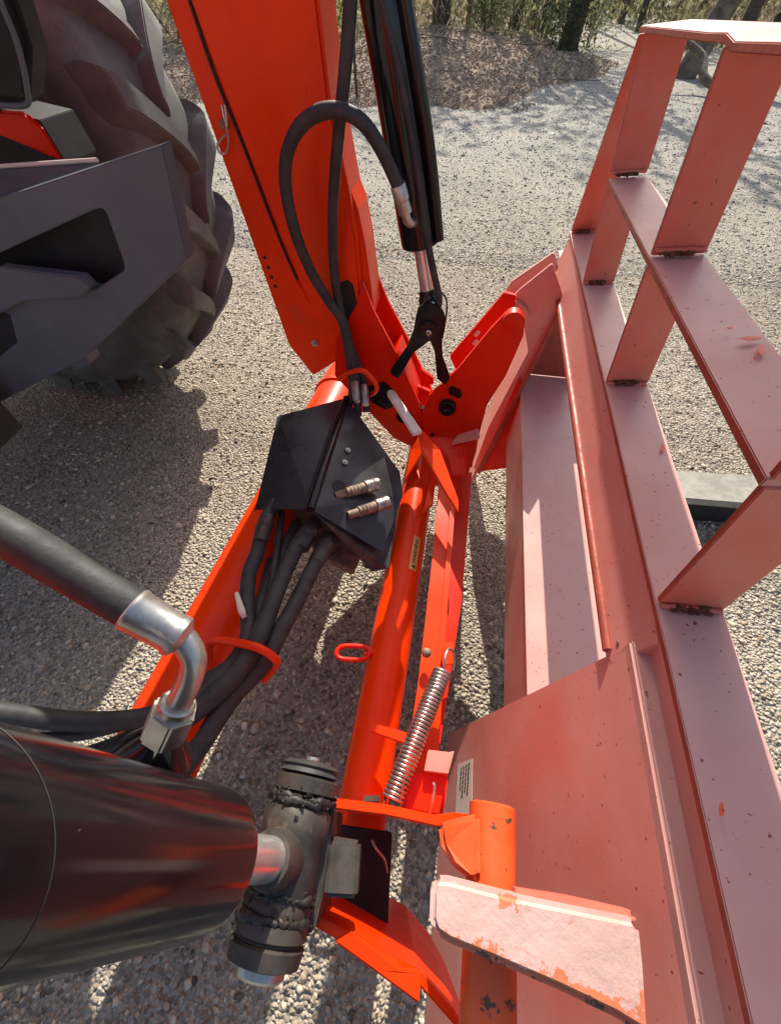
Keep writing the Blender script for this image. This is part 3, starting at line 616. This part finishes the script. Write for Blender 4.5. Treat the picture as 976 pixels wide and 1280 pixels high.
# ---- hoses
RB = M['rubber']
def hose(px, r, seg=14, n=8, name='hydraulic_hose'):
    return tube(name, [at(x, y, **k) for x, y, k in px], r, RB, ld, seg=seg, n=n)
Yh = YA-.075
def y_(v): return {'Y': v}
def z_(v): return {'Z': v}
def d_(v): return {'D': v}
hose([(499, 236, y_(.80)), (478, 190, y_(.79)), (455, 155, y_(.78)), (428, 139, y_(.77)), (398, 141, y_(.77)), (372, 162, y_(.77)), (358, 198, y_(.77)), (358, 240, y_(.775)), (369, 290, y_(.785)), (388, 338, y_(.80)), (410, 375, y_(.82)), (428, 402, y_(.82)), (438, 440, y_(.815)), (446, 486, y_(.80)), (447, 520, y_(.77))], .0100, n=10)
hose([(440, -30, y_(.81)), (436, 30, y_(.81)), (431, 90, y_(.81)), (424, 160, y_(.815)), (417, 240, y_(.82)), (416, 310, y_(.83)), (421, 365, y_(.835)), (432, 420, y_(.835)), (438, 460, y_(.825)), (440, 490, y_(.80)), (430, 530, y_(.76))], .0092)
hose([(428, 395, y_(.845)), (437, 430, y_(.84)), (448, 460, y_(.83)), (457, 488, y_(.81)), (458, 515, y_(.78))], .009)
# crimp sleeve + elbow on the looped hose
lathe('hose_ferrule', at(497, 230, Y=.80), at(506, 262, Y=.805), [(0, .0115), (.002, .0128), (.022, .0128), (.024, .011), (.036, .0115), (.042, .0115)], M['zinc'], ld, seg=28)
tube('hose_elbow', [at(505, 258, Y=.806), at(509, 274, Y=.81), at(515, 279, Y=.82), at(521, 274, Y=.835), at(522, 270, Y=.85)], .0078, M['zinc'], ld, seg=16)
# ferrules entering the cover from above
for x, y in ((444, 478), (455, 482)):
    lathe('hose_ferrule', at(x, y, Y=.80), at(x+2, y+22, Y=.76), [(0, .0085), (.002, .0092), (.04, .0092), (.05, .008)], M['zinc'], ld, seg=20)
# hoses leaving the cover towards the camera, through the guide, fanning left
hose([(345, 628, z_(.42)), (330, 655, z_(.42)), (322, 690, z_(.42)), (312, 715, z_(.42)), (309, 750, z_(.42)), (311, 785, z_(.425)), (306, 808, z_(.43)), (286, 836, z_(.43)), (240, 875, z_(.44)), (180, 897, z_(.45)), (100, 902, z_(.46)), (20, 893, z_(.48)), (-60, 880, z_(.5))], .0138)
hose([(396, 650, z_(.40)), (376, 675, z_(.41)), (356, 715, z_(.42)), (336, 765, z_(.43)), (322, 800, z_(.44)), (300, 838, z_(.44)), (262, 875, z_(.44)), (220, 905, z_(.43)), (160, 930, z_(.42)), (90, 965, z_(.42)), (0, 1000, z_(.42))], .0155)
hose([(414, 670, z_(.39)), (394, 705, z_(.40)), (372, 750, z_(.41)), (350, 790, z_(.42)), (330, 828, z_(.42)), (290, 872, z_(.42)), (255, 925, z_(.42)), (225, 965, z_(.42)), (190, 1010, z_(.42))], .0150)
hose([(372, 655, z_(.38)), (350, 700, z_(.385)), (330, 745, z_(.39)), (316, 790, z_(.40)), (300, 825, z_(.405)), (262, 850, z_(.41)), (215, 885, z_(.41)), (170, 920, z_(.41)), (110, 945, z_(.41)), (30, 960, z_(.41))], .0140)
hose([(340, 700, z_(.36)), (326, 760, z_(.37)), (326, 800, z_(.40)), (322, 822, z_(.415)), (280, 868, z_(.40)), (240, 892, z_(.40)), (200, 930, z_(.40)), (150, 960, z_(.40))], .0125)
for x0, y0, x1, y1, zc, rr in ((337, 645, 320, 690, .425, .0142), (393, 655, 371, 690, .41, .0178), (412, 672, 395, 704, .40, .0168)):
    lathe('hose_ferrule', at(x0, y0, Z=zc), at(x1, y1, Z=zc), [(0, rr*.6), (.012, rr*.6), (.014, rr), (.030, rr), (.032, rr*.93), (.034, rr), (.062, rr), (.064, rr*.85)], M['iron'], ld, seg=26)
tube('hose_tie', [at(296, 742, Z=.43), at(302, 763, Z=.445), at(306, 772, Z=.44)], [.004, .006, .004], M['bone'], ld, seg=10)
hose([(372, 650, z_(.37)), (364, 690, z_(.36)), (352, 735, z_(.36)), (338, 780, z_(.39)), (318, 830, z_(.40)), (292, 852, z_(.40)), (262, 900, z_(.39)), (236, 950, z_(.38))], .0075)
hose([(352, 640, z_(.40)), (346, 690, z_(.40)), (338, 740, z_(.41)), (330, 790, z_(.425)), (312, 820, z_(.435)), (270, 858, z_(.44)), (205, 888, z_(.44)), (120, 915, z_(.44)), (30, 925, z_(.45))], .0080)
# bent rod hose guides
tube('hose_guide', [at(262, 838, Z=.36), at(262, 806, Z=.40), at(272, 801, Z=.43), at(300, 804, Z=.455), at(326, 811, Z=.46), at(344, 824, Z=.44), at(345, 831, Z=.40), at(330, 850, Z=.36)], .0068, O, ld, seg=16)
tube('hose_guide', [at(424, 474, Y=.80), at(436, 466, Y=.79), at(452, 463, Y=.775), at(464, 472, Y=.77), at(471, 484, Y=.775), at(466, 492, Y=.80), at(452, 494, Y=.82)], .0055, O, ld, seg=14)

# big hose at the near cylinder
hp = [at(-140, 590, D=.20), at(-40, 642, D=.212), at(30, 680, D=.220), at(100, 722, D=.228), at(178, 768, D=.235)]
tube('hydraulic_hose', hp, .0115, RB, ld, seg=28)
fa, fb = at(164, 760, D=.2335), at(228, 798, D=.240); L_ = (fb-fa).length
lathe('hose_ferrule', fa, fb, [(0, .0118), (.001, .0126), (.003, .0126), (.004, .0121), (L_*.8, .0115), (L_*.84, .0121), (L_*.95, .0121), (L_*1.0, .0098), (L_+.002, .0075)], M['zinc'], ld, seg=40)
tube('hose_elbow', [at(216, 790, D=.240), at(232, 803, D=.241), at(242, 824, D=.243), at(238, 848, D=.246), at(227, 872, D=.249), at(217, 892, D=.252)], [.0078, .0078, .0075, .0073, .0075, .0085], M['zinc'], ld, seg=28)
na_, nb_ = at(222, 880, D=.250), at(206, 915, D=.256); dn = (nb_-na_).normalized(); Ln = (nb_-na_).length
hexnut('swivel_nut', na_+dn*.004, dn, .0142, Ln-.001, M['zinc'], ld)
lathe('swivel_collar', na_-dn*.002, nb_, [(0, .0095), (.001, .0108), (.007, .0108)], M['zinc'], ld, seg=32)
lathe('port_boss', nb_-dn*.002, nb_+dn, [(0, .0088), (.005, .0088), (.009, .0125), (.018, .019), (.026, .024)], M['black'], ld, seg=36)

# ================================================================ QUICK HITCH FRAME
qh = empty('quick_hitch_frame', (-.02, .4, .3), 'orange quick hitch carrier with coil spring and locking bar between loader and pink guard', 'quick hitch')
a_, b_ = V(-.052, .88, .30), V(-.046, -.06, .30)
rtb = lathe('carrier_tube', a_, b_, [(0, .040), (.94, .040)], O, qh, seg=56)
# warning sticker wrapped on tube
def sticker(cx, cy, ang_deg, half, ylen, m, par):
    v = []; f = []; k = 6
    for j in range(2):
        for i in range(k+1):
            a = math.radians(ang_deg-half+2*half*i/k); v.append((-.0495+math.cos(a)*.0406, cy+(j-.5)*ylen, .30+math.sin(a)*.0406))
    for i in range(k): f.append((i, i+1, k+1+i+1, k+1+i))
    return fromdata('warning_sticker', v, f, m, par, True)
q_ = at(522, 692, Z=.333); ys = q_.y; SA = 58
sticker(0, ys, SA, 13, .085, M['yellow'], rtb)
def text(body, size, m, parent, mw, name='lettering', ext=.0002):
    cu_ = bpy.data.curves.new(name, 'FONT'); cu_.body = body; cu_.size = size; cu_.extrude = ext; cu_.align_x = 'CENTER'; cu_.align_y = 'CENTER'
    o = bpy.data.objects.new(name, cu_); COL.objects.link(o); dg = bpy.context.evaluated_depsgraph_get(); me = bpy.data.meshes.new_from_object(o.evaluated_get(dg)); bpy.data.objects.remove(o)
    me.transform(mw); return link(name, me, m, parent)
a42 = math.radians(SA); nrm = V(math.cos(a42), 0, math.sin(a42)); yv = V(0, 1, 0); right = yv; upv = nrm.cross(right)
mw = Matrix.Translation(V(-.0495, ys+.006, .30)+nrm*.0410) @ Matrix((right, upv, nrm)).transposed().to_4x4()
text('WARNING', .0135, M['ink'], rtb, mw)
tri = [V(-.0495, ys-.034, .3)+nrm*.0409+right*x+upv*y for x, y in ((-.005, -.005), (.005, -.005), (0, .005))]
prism('warning_triangle', tri, nrm*.0003, M['ink'], rtb, 0)
# eye loop welded on the tube
ec = at(441, 816, Z=.335); eu = (at(461, 817, Z=.335)-at(421, 815, Z=.335))/2; ev = V(0, .013, 0)
tube('tie_eye', [ec+eu*math.copysign(abs(math.cos(a))**.6, math.cos(a))+ev*math.copysign(abs(math.sin(a))**.8, math.sin(a)) for a in np.linspace(0, 2*PI, 29)[:-1]], .0046, DR, qh, seg=10, closed=True, n=1)
tube('eye_shank', [at(455, 818, Z=.335), at(470, 815, Z=.325)], .0055, DR, qh, n=1)
# locking bars: flat + angle
prism('locking_bar', [at(550, 588, Z=.36), at(566, 592, Z=.36), at(562, 700, Z=.36), at(545, 1000, Z=.36), at(500, 1000, Z=.36), at(523, 850, Z=.36), at(540, 700, Z=.36)], (0, 0, -.012), O, qh, .0012)
prism('lower_angle', [at(572, 590, Z=.31), at(590, 590, Z=.31), at(577, 750, Z=.31), at(550, 930, Z=.31), at(530, 930, Z=.31), at(560, 750, Z=.31)], (0, 0, -.010), DR, qh, .001)
prism('bar_flange', [at(566, 592, Z=.372), at(572, 592, Z=.372), at(556, 800, Z=.372), at(541, 880, Z=.372), at(536, 880, Z=.372), at(550, 790, Z=.372)], (0, 0, -.03), O, qh, .001)
c = at(533, 816, Z=.39); bm = bmesh.new(); bmesh.ops.create_uvsphere(bm, u_segments=16, v_segments=10, radius=.0085); bmesh.ops.translate(bm, verts=bm.verts, vec=c); frombm('bar_knob', bm, M['rustyfit'], qh, smooth=True)
# off white grip lever at the far end
g0, g1 = at(487, 487, Z=.50), at(522, 540, Z=.50)
dg_ = (g1-g0).normalized(); sg = dg_.cross(V(0, 0, 1)).normalized()
gp = [g0-sg*.010+dg_*.007, g0-sg*.005, g0+sg*.005, g0+sg*.010+dg_*.007, g1+sg*.011, g1-sg*.011]
prism('lever_grip', gp, (0, 0, -.011), M['bone'], qh, .002)
prism('lever', [at(520, 530, Z=.495), at(530, 540, Z=.495), at(550, 562, Z=.47), at(573, 625, Z=.44), at(573, 640, Z=.44), at(560, 620, Z=.45), at(526, 560, Z=.48)], (0, 0, -.008), O, qh, .001)
# far tube end fins and tabs
prism('tube_fin', [at(524, 543, Z=.40), at(531, 560, Z=.40), at(511, 592, Z=.36), at(506, 602, Z=.35), at(513, 562, Z=.37)], (0, 0, -.012), O, qh)
prism('tube_fin', [at(534, 545, Z=.42), at(551, 572, Z=.42), at(549, 590, Z=.41), at(533, 562, Z=.42)], (.004, 0, -.010), O, qh)
prism('tube_fin', [at(541, 574, Z=.38), at(546, 590, Z=.38), at(541, 630, Z=.36), at(528, 640, Z=.36), at(536, 612, Z=.36)], (0, 0, -.008), O, qh)
# far side plates
far1 = [(536, 495), (572, 462), (612, 413), (632, 392), (646, 388), (656, 398), (654, 420), (632, 470), (600, 520), (594, 545), (590, 585), (560, 578), (530, 545), (526, 520)]
yplate('side_plate', far1, .83, .012, DR, qh, .0015)
prism('shade_side_plate', [V(-.04, .87, .44), V(.095, .87, .44), V(.085, .87, .10), V(-.02, .87, .10)], (0, .012, 0), DR, qh)  # plate added to shade the gravel, mostly hidden behind the bars
far2 = [(562, 446), (612, 388), (630, 366), (645, 370), (640, 400), (600, 450), (575, 475)]
yplate('side_plate', far2, .93, .012, DR, qh, .0015)
lathe('hook_boss', at(641, 404, Y=.82), at(641, 404, Y=.82)+V(0, 1, 0), [(0, .018), (.002, .021), (.022, .021)], DR, qh, seg=32)
for x, y in ((596, 417), (594, 428)):
    c = at(x, y, Y=.929); bm = bmesh.new(); bbox(bm, c, (.010, .004, .016), Matrix.Rotation(.6, 3, 'Y')); frombm('slot', bm, M['label'], qh, bevel=.0015)
c = at(559, 508, Y=.828); lathe('pivot_cap', c+V(0, .01, 0), c-V(0, 1, 0), [(0, .0215), (.02, .0215), (.024, .019), (.024, .006), (.027, .006), (.03, .003)], M['black'], qh, seg=32)
yplate('latch_bracket', [(560, 488), (565, 485), (569, 488), (575, 490), (577, 496), (573, 499), (566, 495), (561, 494)], .82, .012, M['black'], qh)
prism('cross_web', [at(536, 497, Y=.84), at(575, 508, Y=.84), at(596, 540, Y=.84), at(590, 580, Y=.84), at(530, 548, Y=.84)], (.01, .06, -.01), DR, qh)
for q in ([(526, 462), (541, 473), (542, 480), (526, 484)], [(519, 482), (538, 490), (534, 497), (519, 490)]):
    yplate('stop_tab', q, .90, .012, DR, qh)
prism('gusset', [at(565, 553, Z=.43), at(600, 545, Z=.43), at(598, 535, Z=.43), at(572, 543, Z=.43)], (0, 0, -.01), M['rose'], qh)
prism('bar_saddle', [at(540, 545, Z=.42), at(575, 548, Z=.42), at(585, 562, Z=.42), at(584, 592, Z=.40), at(566, 594, Z=.40), at(560, 572, Z=.41)], (0, 0, -.010), DR, qh)
hexnut('bolt', at(575, 565, Z=.42), (0, 0, 1), .005, .003, DR, qh)
prism('arm_strap', [at(484, 452, Y=.86), at(496, 440, Y=.86), at(521, 500, Y=.86), at(516, 508, Y=.86)], (0, .08, 0), DR, ld)
# coil spring with hook ends
s0, s1 = at(553, 838, Z=.43), at(490, 1000, Z=.43); ds = (s1-s0).normalized(); u, wv = frame(ds); path = []
turns = 33; L_ = (s1-s0).length
for i in range(turns*14+1):
    t = i/(turns*14); a = 2*PI*turns*t; path.append(s0+ds*(L_*t)+(u*math.cos(a)+wv*math.sin(a))*.0132)
sp = tube('coil_spring', path, .0023, M['spring'], qh, seg=8, n=1)
tube('spring_hook', [path[0], s0-ds*.004+V(0, 0, .006), at(556, 822, Z=.44), at(560, 812, Z=.435), at(566, 814, Z=.425), at(568, 826, Z=.415), at(566, 838, Z=.41)], .0021, M['spring'], sp, seg=8)
tube('spring_hook', [path[-1], at(480, 1002, Z=.43), at(476, 1012, Z=.42)], .0021, M['spring'], sp, seg=8)
prism('spring_tab', [at(455, 994, Z=.44), at(475, 994, Z=.44), at(475, 1003, Z=.44), at(453, 1003, Z=.44)], (0, 0, -.012), M['iron'], qh)
prism('spring_anchor', [at(552, 806, Z=.375), at(566, 800, Z=.375), at(569, 830, Z=.375), at(553, 832, Z=.375)], (0, 0, -.004), O, qh)
# stub arm from tube, red latch housing
prism('stub_arm', [at(464, 903, Z=.40), at(510, 916, Z=.40), at(508, 930, Z=.40), at(462, 914, Z=.40)], (0, 0, -.014), O, qh)
prism('latch_housing', [at(535, 937, Z=.42), at(562, 940, Z=.42), at(568, 938, Z=.42), at(560, 968, Z=.42), at(530, 964, Z=.42)], (0, 0, -.014), M['rose'], qh)
prism('latch_housing', [at(512, 962, Z=.40), at(560, 968, Z=.40), at(548, 1018, Z=.40), at(505, 1010, Z=.40)], (0, 0, -.05), DR, qh)
prism('latch_body', [at(506, 968, Z=.36), at(560, 975, Z=.36), at(552, 1030, Z=.36), at(500, 1025, Z=.36)], (0, 0, -.08), DR, qh)
tube('latch_pin', [at(541, 978, Z=.425), at(543, 985, Z=.425), at(540, 1003, Z=.42), at(537, 1016, Z=.41)], .0022, M['zinc'], qh, seg=8)
hexnut('bolt', at(528, 935, Z=.41), (0, 0, 1), .006, .003, DR, qh)
# near bracket: two upright plates seen from above
def upright(name, top, zbot, th, m, bev=.0012):
    bm = bmesh.new(); n = len(top); tv = [Vector(p) for p in top]
    A = [bm.verts.new(p) for p in tv]; B = [bm.verts.new(p+V(0, th, 0)) for p in tv]; C_ = [bm.verts.new(V(p.x, p.y, zbot)) for p in tv]; D_ = [bm.verts.new(V(p.x, p.y+th, zbot)) for p in tv]
    for i in range(n-1):
        bm.faces.new((A[i], A[i+1], B[i+1], B[i])); bm.faces.new((A[i], C_[i], C_[i+1], A[i+1])); bm.faces.new((B[i], B[i+1], D_[i+1], D_[i])); bm.faces.new((C_[i], D_[i], D_[i+1], C_[i+1]))
    bm.faces.new((A[0], B[0], D_[0], C_[0])); bm.faces.new((A[-1], C_[-1], D_[-1], B[-1])); return frombm(name, bm, m, qh, bevel=bev)
upright('bracket_plate', [at(408, 1010, Z=.60), at(480, 1019, Z=.60), at(548, 1034, Z=.61), at(566, 1030, Z=.61), at(605, 1034, Z=.605)], .27, .009, O)
upright('bracket_plate', [at(392, 1158, Z=.60), at(430, 1180, Z=.60), at(520, 1228, Z=.585), at(566, 1280, Z=.57), at(600, 1340, Z=.56)], .27, .008, O)
prism('bracket_flange', [at(418, 1178, Z=.608), at(440, 1164, Z=.608), at(498, 1203, Z=.60), at(500, 1211, Z=.60), at(526, 1214, Z=.597), at(524, 1256, Z=.597), at(470, 1216, Z=.602)], (0, 0, -.008), O, qh, .0015)
prism('bracket_web', [at(422, 1030, Z=.47), at(490, 1040, Z=.47), at(484, 1175, Z=.47), at(420, 1168, Z=.47)], (0, 0, -.012), M['dark'], qh)
tube('bracket_wire', [at(465, 1050, Z=.50), at(471, 1062, Z=.50), at(480, 1074, Z=.49), at(484, 1090, Z=.48)], .0016, M['zinc'], qh, seg=8)
# upper hook pin (pipe along the frame) and its boss
PW = M['orange_worn']
lathe('hook_pipe', V(.090, .028, .640), V(.090, -1, .640), [(0, .016), (.002, .0205), (.30, .0205)], PW, qh, seg=44)
prism('boss_plate', [at(548, 1030, Z=.660), at(574, 1022, Z=.664), at(600, 1016, Z=.666), at(602, 1100, Z=.664), at(588, 1102, Z=.664), at(566, 1082, Z=.66), at(552, 1058, Z=.66)], (0, 0, -.014), PW, qh, .004)

# ================================================================ PINK GUARD IMPLEMENT
im = empty('pallet_fork_guard', (.2, .5, 0), 'sun faded pink steel guard frame and mounting plates of the implement on the right', 'implement')
PK, RS, PO = M['pink'], M['rose'], M['post']
TKR = .0075
LX = lambda z: .217-(z-.742)*.110            # tractor-side edge of the leaning guard
def rail(name, pts, wdt, th, m, par=im):
    """pts: list of (Y, z); flat bar lying across the guard's depth, its edge to the tractor"""
    bm = bmesh.new(); rows = []
    for Y, z in pts:
        x = LX(z); rows.append([bm.verts.new((x, Y, z)), bm.verts.new((x+wdt, Y, z+.006)), bm.verts.new((x+wdt, Y, z+.006-th)), bm.verts.new((x, Y, z-th))])
    for a, b in zip(rows, rows[1:]):
        for k in range(4): bm.faces.new((a[k], a[(k+1) % 4], b[(k+1) % 4], b[k]))
    bm.faces.new(rows[0]); bm.faces.new(rows[-1][::-1]); return frombm(name, bm, m, par, bevel=.0008, edge=M['red_edge'])
rail('guard_rail', [(1.135, .740), (.5, .741), (-.45, .742)], .056, TKR, PK)
rail('guard_rail', [(.866, .900), (.548, .905), (.205, .912)], .056, TKR, PK)
rail('guard_top_rail', [(.90, 1.0555), (.60, 1.067), (.555, 1.0695), (.53, 1.0665), (.40, 1.0745), (.05, 1.090), (-.1, 1.097)], .062, .006, PK)
def post(Y, z0, z1, wdt=.054, dy=0, m=PO, Y2=None):
    x0, x1 = LX(z0)+.0015, LX(z1)+.0015; Y2 = Y if Y2 is None else Y2
    bm = bmesh.new(); v = [V(x0, Y, z0), V(x0+wdt, Y, z0+.006), V(x1+wdt, Y2, z1+.006), V(x1, Y2, z1)]; bprism(bm, v, (0, .006, 0)); return frombm('guard_post', bm, m, im, bevel=.0007, edge=M['red_edge'])
for Y, zt in ((.867, 1.0500), (.550, 1.0615)):
    post(Y, .742, .8935); post(Y, .907, zt)
post(.203, .744, .9055); post(.203, .913, 1.077)
post(1.125, .742, 1.048, Y2=.900)                      # raked end post
def weld(p0, p1, r=.003, n=26, m=None):
    bm = bmesh.new(); p0, p1 = Vector(p0), Vector(p1)
    for i in range(n):
        q = p0.lerp(p1, (i+random.uniform(-.4, .4))/n)+V(random.gauss(0, r*.5), random.gauss(0, r*.9), random.gauss(0, r*.35)); s_ = r*random.uniform(.7, 1.6)
        R_ = Matrix.Rotation(random.uniform(0, 6), 3, 'Z') @ Matrix.Rotation(random.uniform(0, 1.5), 3, 'X'); bbox(bm, q, (s_*1.6, s_*1.2, s_), R_)
    return frombm('weld_bead', bm, m or M['rust'], im, bevel=.0004)
def bead(p0, p1, r=.0026):
    p0, p1 = Vector(p0), Vector(p1); k = 26
    v, f = tubedata([p0.lerp(p1, i/k)+V(0, random.gauss(0, r*.12), random.gauss(0, r*.1)) for i in range(k+1)], [r*random.uniform(.8, 1.2) for i in range(k+1)], 8)
    return fromdata('painted_bead', v, f, PO, im, True)
for Y, z in ((1.123, .742), (.866, .742), (.549, .742), (.202, .744), (.866, .9065), (.549, .912)):
    bead(V(LX(z)+.003, Y-.0015, z+.001), V(LX(z)+.053, Y-.0015, z+.006))
for Y, z in ((1.118, .745), (.865, .745), (.548, .746), (.201, .746), (.865, .906), (.548, .911)):
    weld(V(LX(z)+.012, Y-.001, z), V(LX(z)+.040, Y-.001, z+.003), .0021, 130)
# back sheet between lower guard rail and ledge lip
def yextr(name, prof, y0, y1, m, par=im, bevel=.0008):
    return prism(name, [V(x, y0, z) for x, z in prof], (0, y1-y0, 0), m, par, bevel)
yextr('back_sheet', [(.2195, .733), (.226, .733), (.2095, .662), (.203, .662)], .183, 1.12, RS)
yextr('back_sheet', [(.2195, .733), (.2245, .733), (.2300, .690), (.2255, .690)], -.45, .235, RS)
tube('ledge_lip', [V(.2035, 1.10, .664), V(.2035, .60, .664), V(.2035, .182, .664)], .0062, M['red_edge'], im, n=6, seg=12)
yextr('beam_top_plate', [(.183, .420), (.330, .420), (.330, .412), (.183, .412)], -.3, 1.06, PK)
yextr('beam_face_plate', [(.1845, .4105), (.192, .4105), (.189, .26), (.1815, .26)], -.3, 1.04, RS)
yextr('beam_back_plate', [(.300, .411), (.308, .411), (.308, .10), (.300, .10)], -.3, 1.12, RS)
# mounting plates: long sloped sheets facing the loader, one at each end
def mount(y0, y1, name='mounting_plate', m=RS):
    return yextr(name, [(.2090, .6955) if y0 < 0 else (.2135, .680), (.2180, .6955) if y0 < 0 else (.2225, .680), (.112, .045), (.103, .045)], y0, y1, m, bevel=.001)
mp = mount(-.30, .178); yextr('plate_flange', [(.208, .7020), (.2265, .7045), (.2265, .6815), (.208, .6815)], -.45, .181, PK, bevel=.0025); mount(.948, 1.16)
prism('shaded_end_wall', [V(.19, 1.045, .422), V(.325, 1.045, .422), V(.325, 1.045, .675), V(.215, 1.045, .675)], (0, .006, 0), M['red_edge'], im)  # dark edge paint puts this wall's shade into its colour
prism('end_web', [at(650, 470, Y=.95), at(651, 583, Y=.95), at(597, 590, Y=.95)], (0, .006, 0), DR, im)
prism('plate_edge_bar', [V(.2125, .940, .686), V(.2225, .940, .686), V(.130, .940, .11), V(.118, .940, .11)], (0, .0075, 0), M['red_edge'], im)
weld(V(.229, .165, .684), V(.229, .02, .684), .0012, 90, M['rust'])
weld(V(.207, .184, .678), V(.220, .184, .690), .0016, 30, M['rust'])
prism('corner_plate', [V(.2035, .168, .664), V(.2185, .168, .732), V(.2245, .168, .732), V(.2320, .168, .690), V(.2270, .168, .652), V(.2050, .168, .652)], (0, .018, 0), RS, im)
for x, y, z, sx_, sy_ in ((936, 423, .9125, 13, 3), (951, 437, .9125, 5, 8), (912, 410, .9125, 4, 2), (828, 560, .7445, 3, 5), (901, 1010, .7455, 4, 10)):
    c_ = at(x, y, Z=z+.0055)
    pts_ = [at(x+sx_*math.cos(a)*random.uniform(.5, 1.2), y+sy_*math.sin(a)*random.uniform(.5, 1.2), Z=z+.0045) for a in np.arange(12)*PI/6]
    prism('paint_scuff', pts_, (0, 0, .0004), M['orange_worn'], im, 0)
# small hook plates on the far mounting plate
hk = [(692, 316), (640, 352), (617, 384), (611, 400), (616, 412), (640, 398), (662, 380), (698, 336)]
yplate('hook_plate', hk, 1.0, .012, PK, im, .002)
yplate('hook_plate', [(690, 330), (650, 362), (622, 390), (640, 398), (655, 410), (660, 440), (610, 535), (592, 585), (600, 592), (660, 465), (704, 372)], .956, .010, RS, im, .0015)
tube('hook_curl', [at(x, y, Y=.945) for x, y in ((612, 404), (610, 394), (617, 384), (630, 378), (644, 379), (654, 386), (657, 396))], .006, RS, im, seg=12)
prism('stiffener_face', [V(.2095, 1.165, .690), V(.2255, 1.165, .690), V(.2255, .937, .690), V(.2095, .937, .690)], (0, 0, -.010), PK, im)
# pale chipped hook over the pipe
bm = bmesh.new()
HK = [at(x, y, Z=.70) for x, y in ((543, 1097), (562, 1098), (640, 1118), (720, 1134), (790, 1148), (800, 1154), (806, 1210), (812, 1300), (770, 1274), (700, 1240), (620, 1205), (560, 1180), (543, 1168), (537, 1150), (538, 1115))]
bprism(bm, HK, (.002, 0, -.030)); frombm('hook', bm, M['chipped'], im, bevel=.0045, seg=3).data.polygons.foreach_set('use_smooth', [False]*0)
prism('hook_root', [at(640, 1110, Z=.690), at(716, 1122, Z=.690), at(796, 1140, Z=.690), at(798, 1160, Z=.690), at(640, 1125, Z=.690)], (0, 0, -.02), M['post'], im, .004)
# label on near mounting plate: flat on the sloped sheet
nrm = V(-.6505, 0, .106).normalized()
def onplate(px, py, off=.0006):
    """where the sight line meets the near mounting plate"""
    d = Vector(fw*F+rt*(px-488)+cu*(640-py)); p0 = V(.2090, 0, .6955); t = (p0-V(0, 0, H)).dot(nrm)/d.dot(nrm); return V(0, 0, H)+d*t+nrm*off
lab = prism('paper_label', [onplate(573, 955), onplate(591, 948), onplate(590, 1022), onplate(569, 1022)], nrm*.0003, M['label'], im, 0)
bm = bmesh.new(); A0, B0, C0 = onplate(588, 952, .0011), onplate(575, 957, .0011), onplate(572, 1000, .0011)
for li in range(4):
    f0 = .04+li*.235; y = 0
    t = .03+li*.02
    while t < (.95, .8, .9, .7)[li]:
        l = random.uniform(.05, .14); o0 = A0.lerp(B0, f0); dwn = (C0-B0)
        p = [o0+dwn*t, o0+dwn*(t+l), o0+(B0-A0)*.11+dwn*(t+l), o0+(B0-A0)*.11+dwn*t]; bprism(bm, p, nrm*.0001); t += l+.03
tag(frombm('print_lines', bm, M['ink'], lab), kind='stuff')

# ================================================================ grey timber beyond
t0 = at(846, 590, Z=.10); t1 = at(990, 600, Z=.10)
tm = empty('timber_sleeper', (1.2, 1.0, 0), 'weathered grey timber sleeper lying on gravel behind the pink guard', 'timber')
a0, a1, a2, a3 = at(800, 585, Z=.11), at(1060, 602, Z=.11), at(1060, 640, Z=.11), at(800, 618, Z=.11)
prism('plank', [a0, a1, a2, a3], (0, 0, -.028), M['wood'], tm, .002)
prism('plank', [a0+V(0, -.005, -.0285), a1+V(0, -.005, -.0285), a2+V(0, .004, -.0285), a3+V(0, .004, -.0285)], (0, 0, -.08), M['dark'], tm, .002)
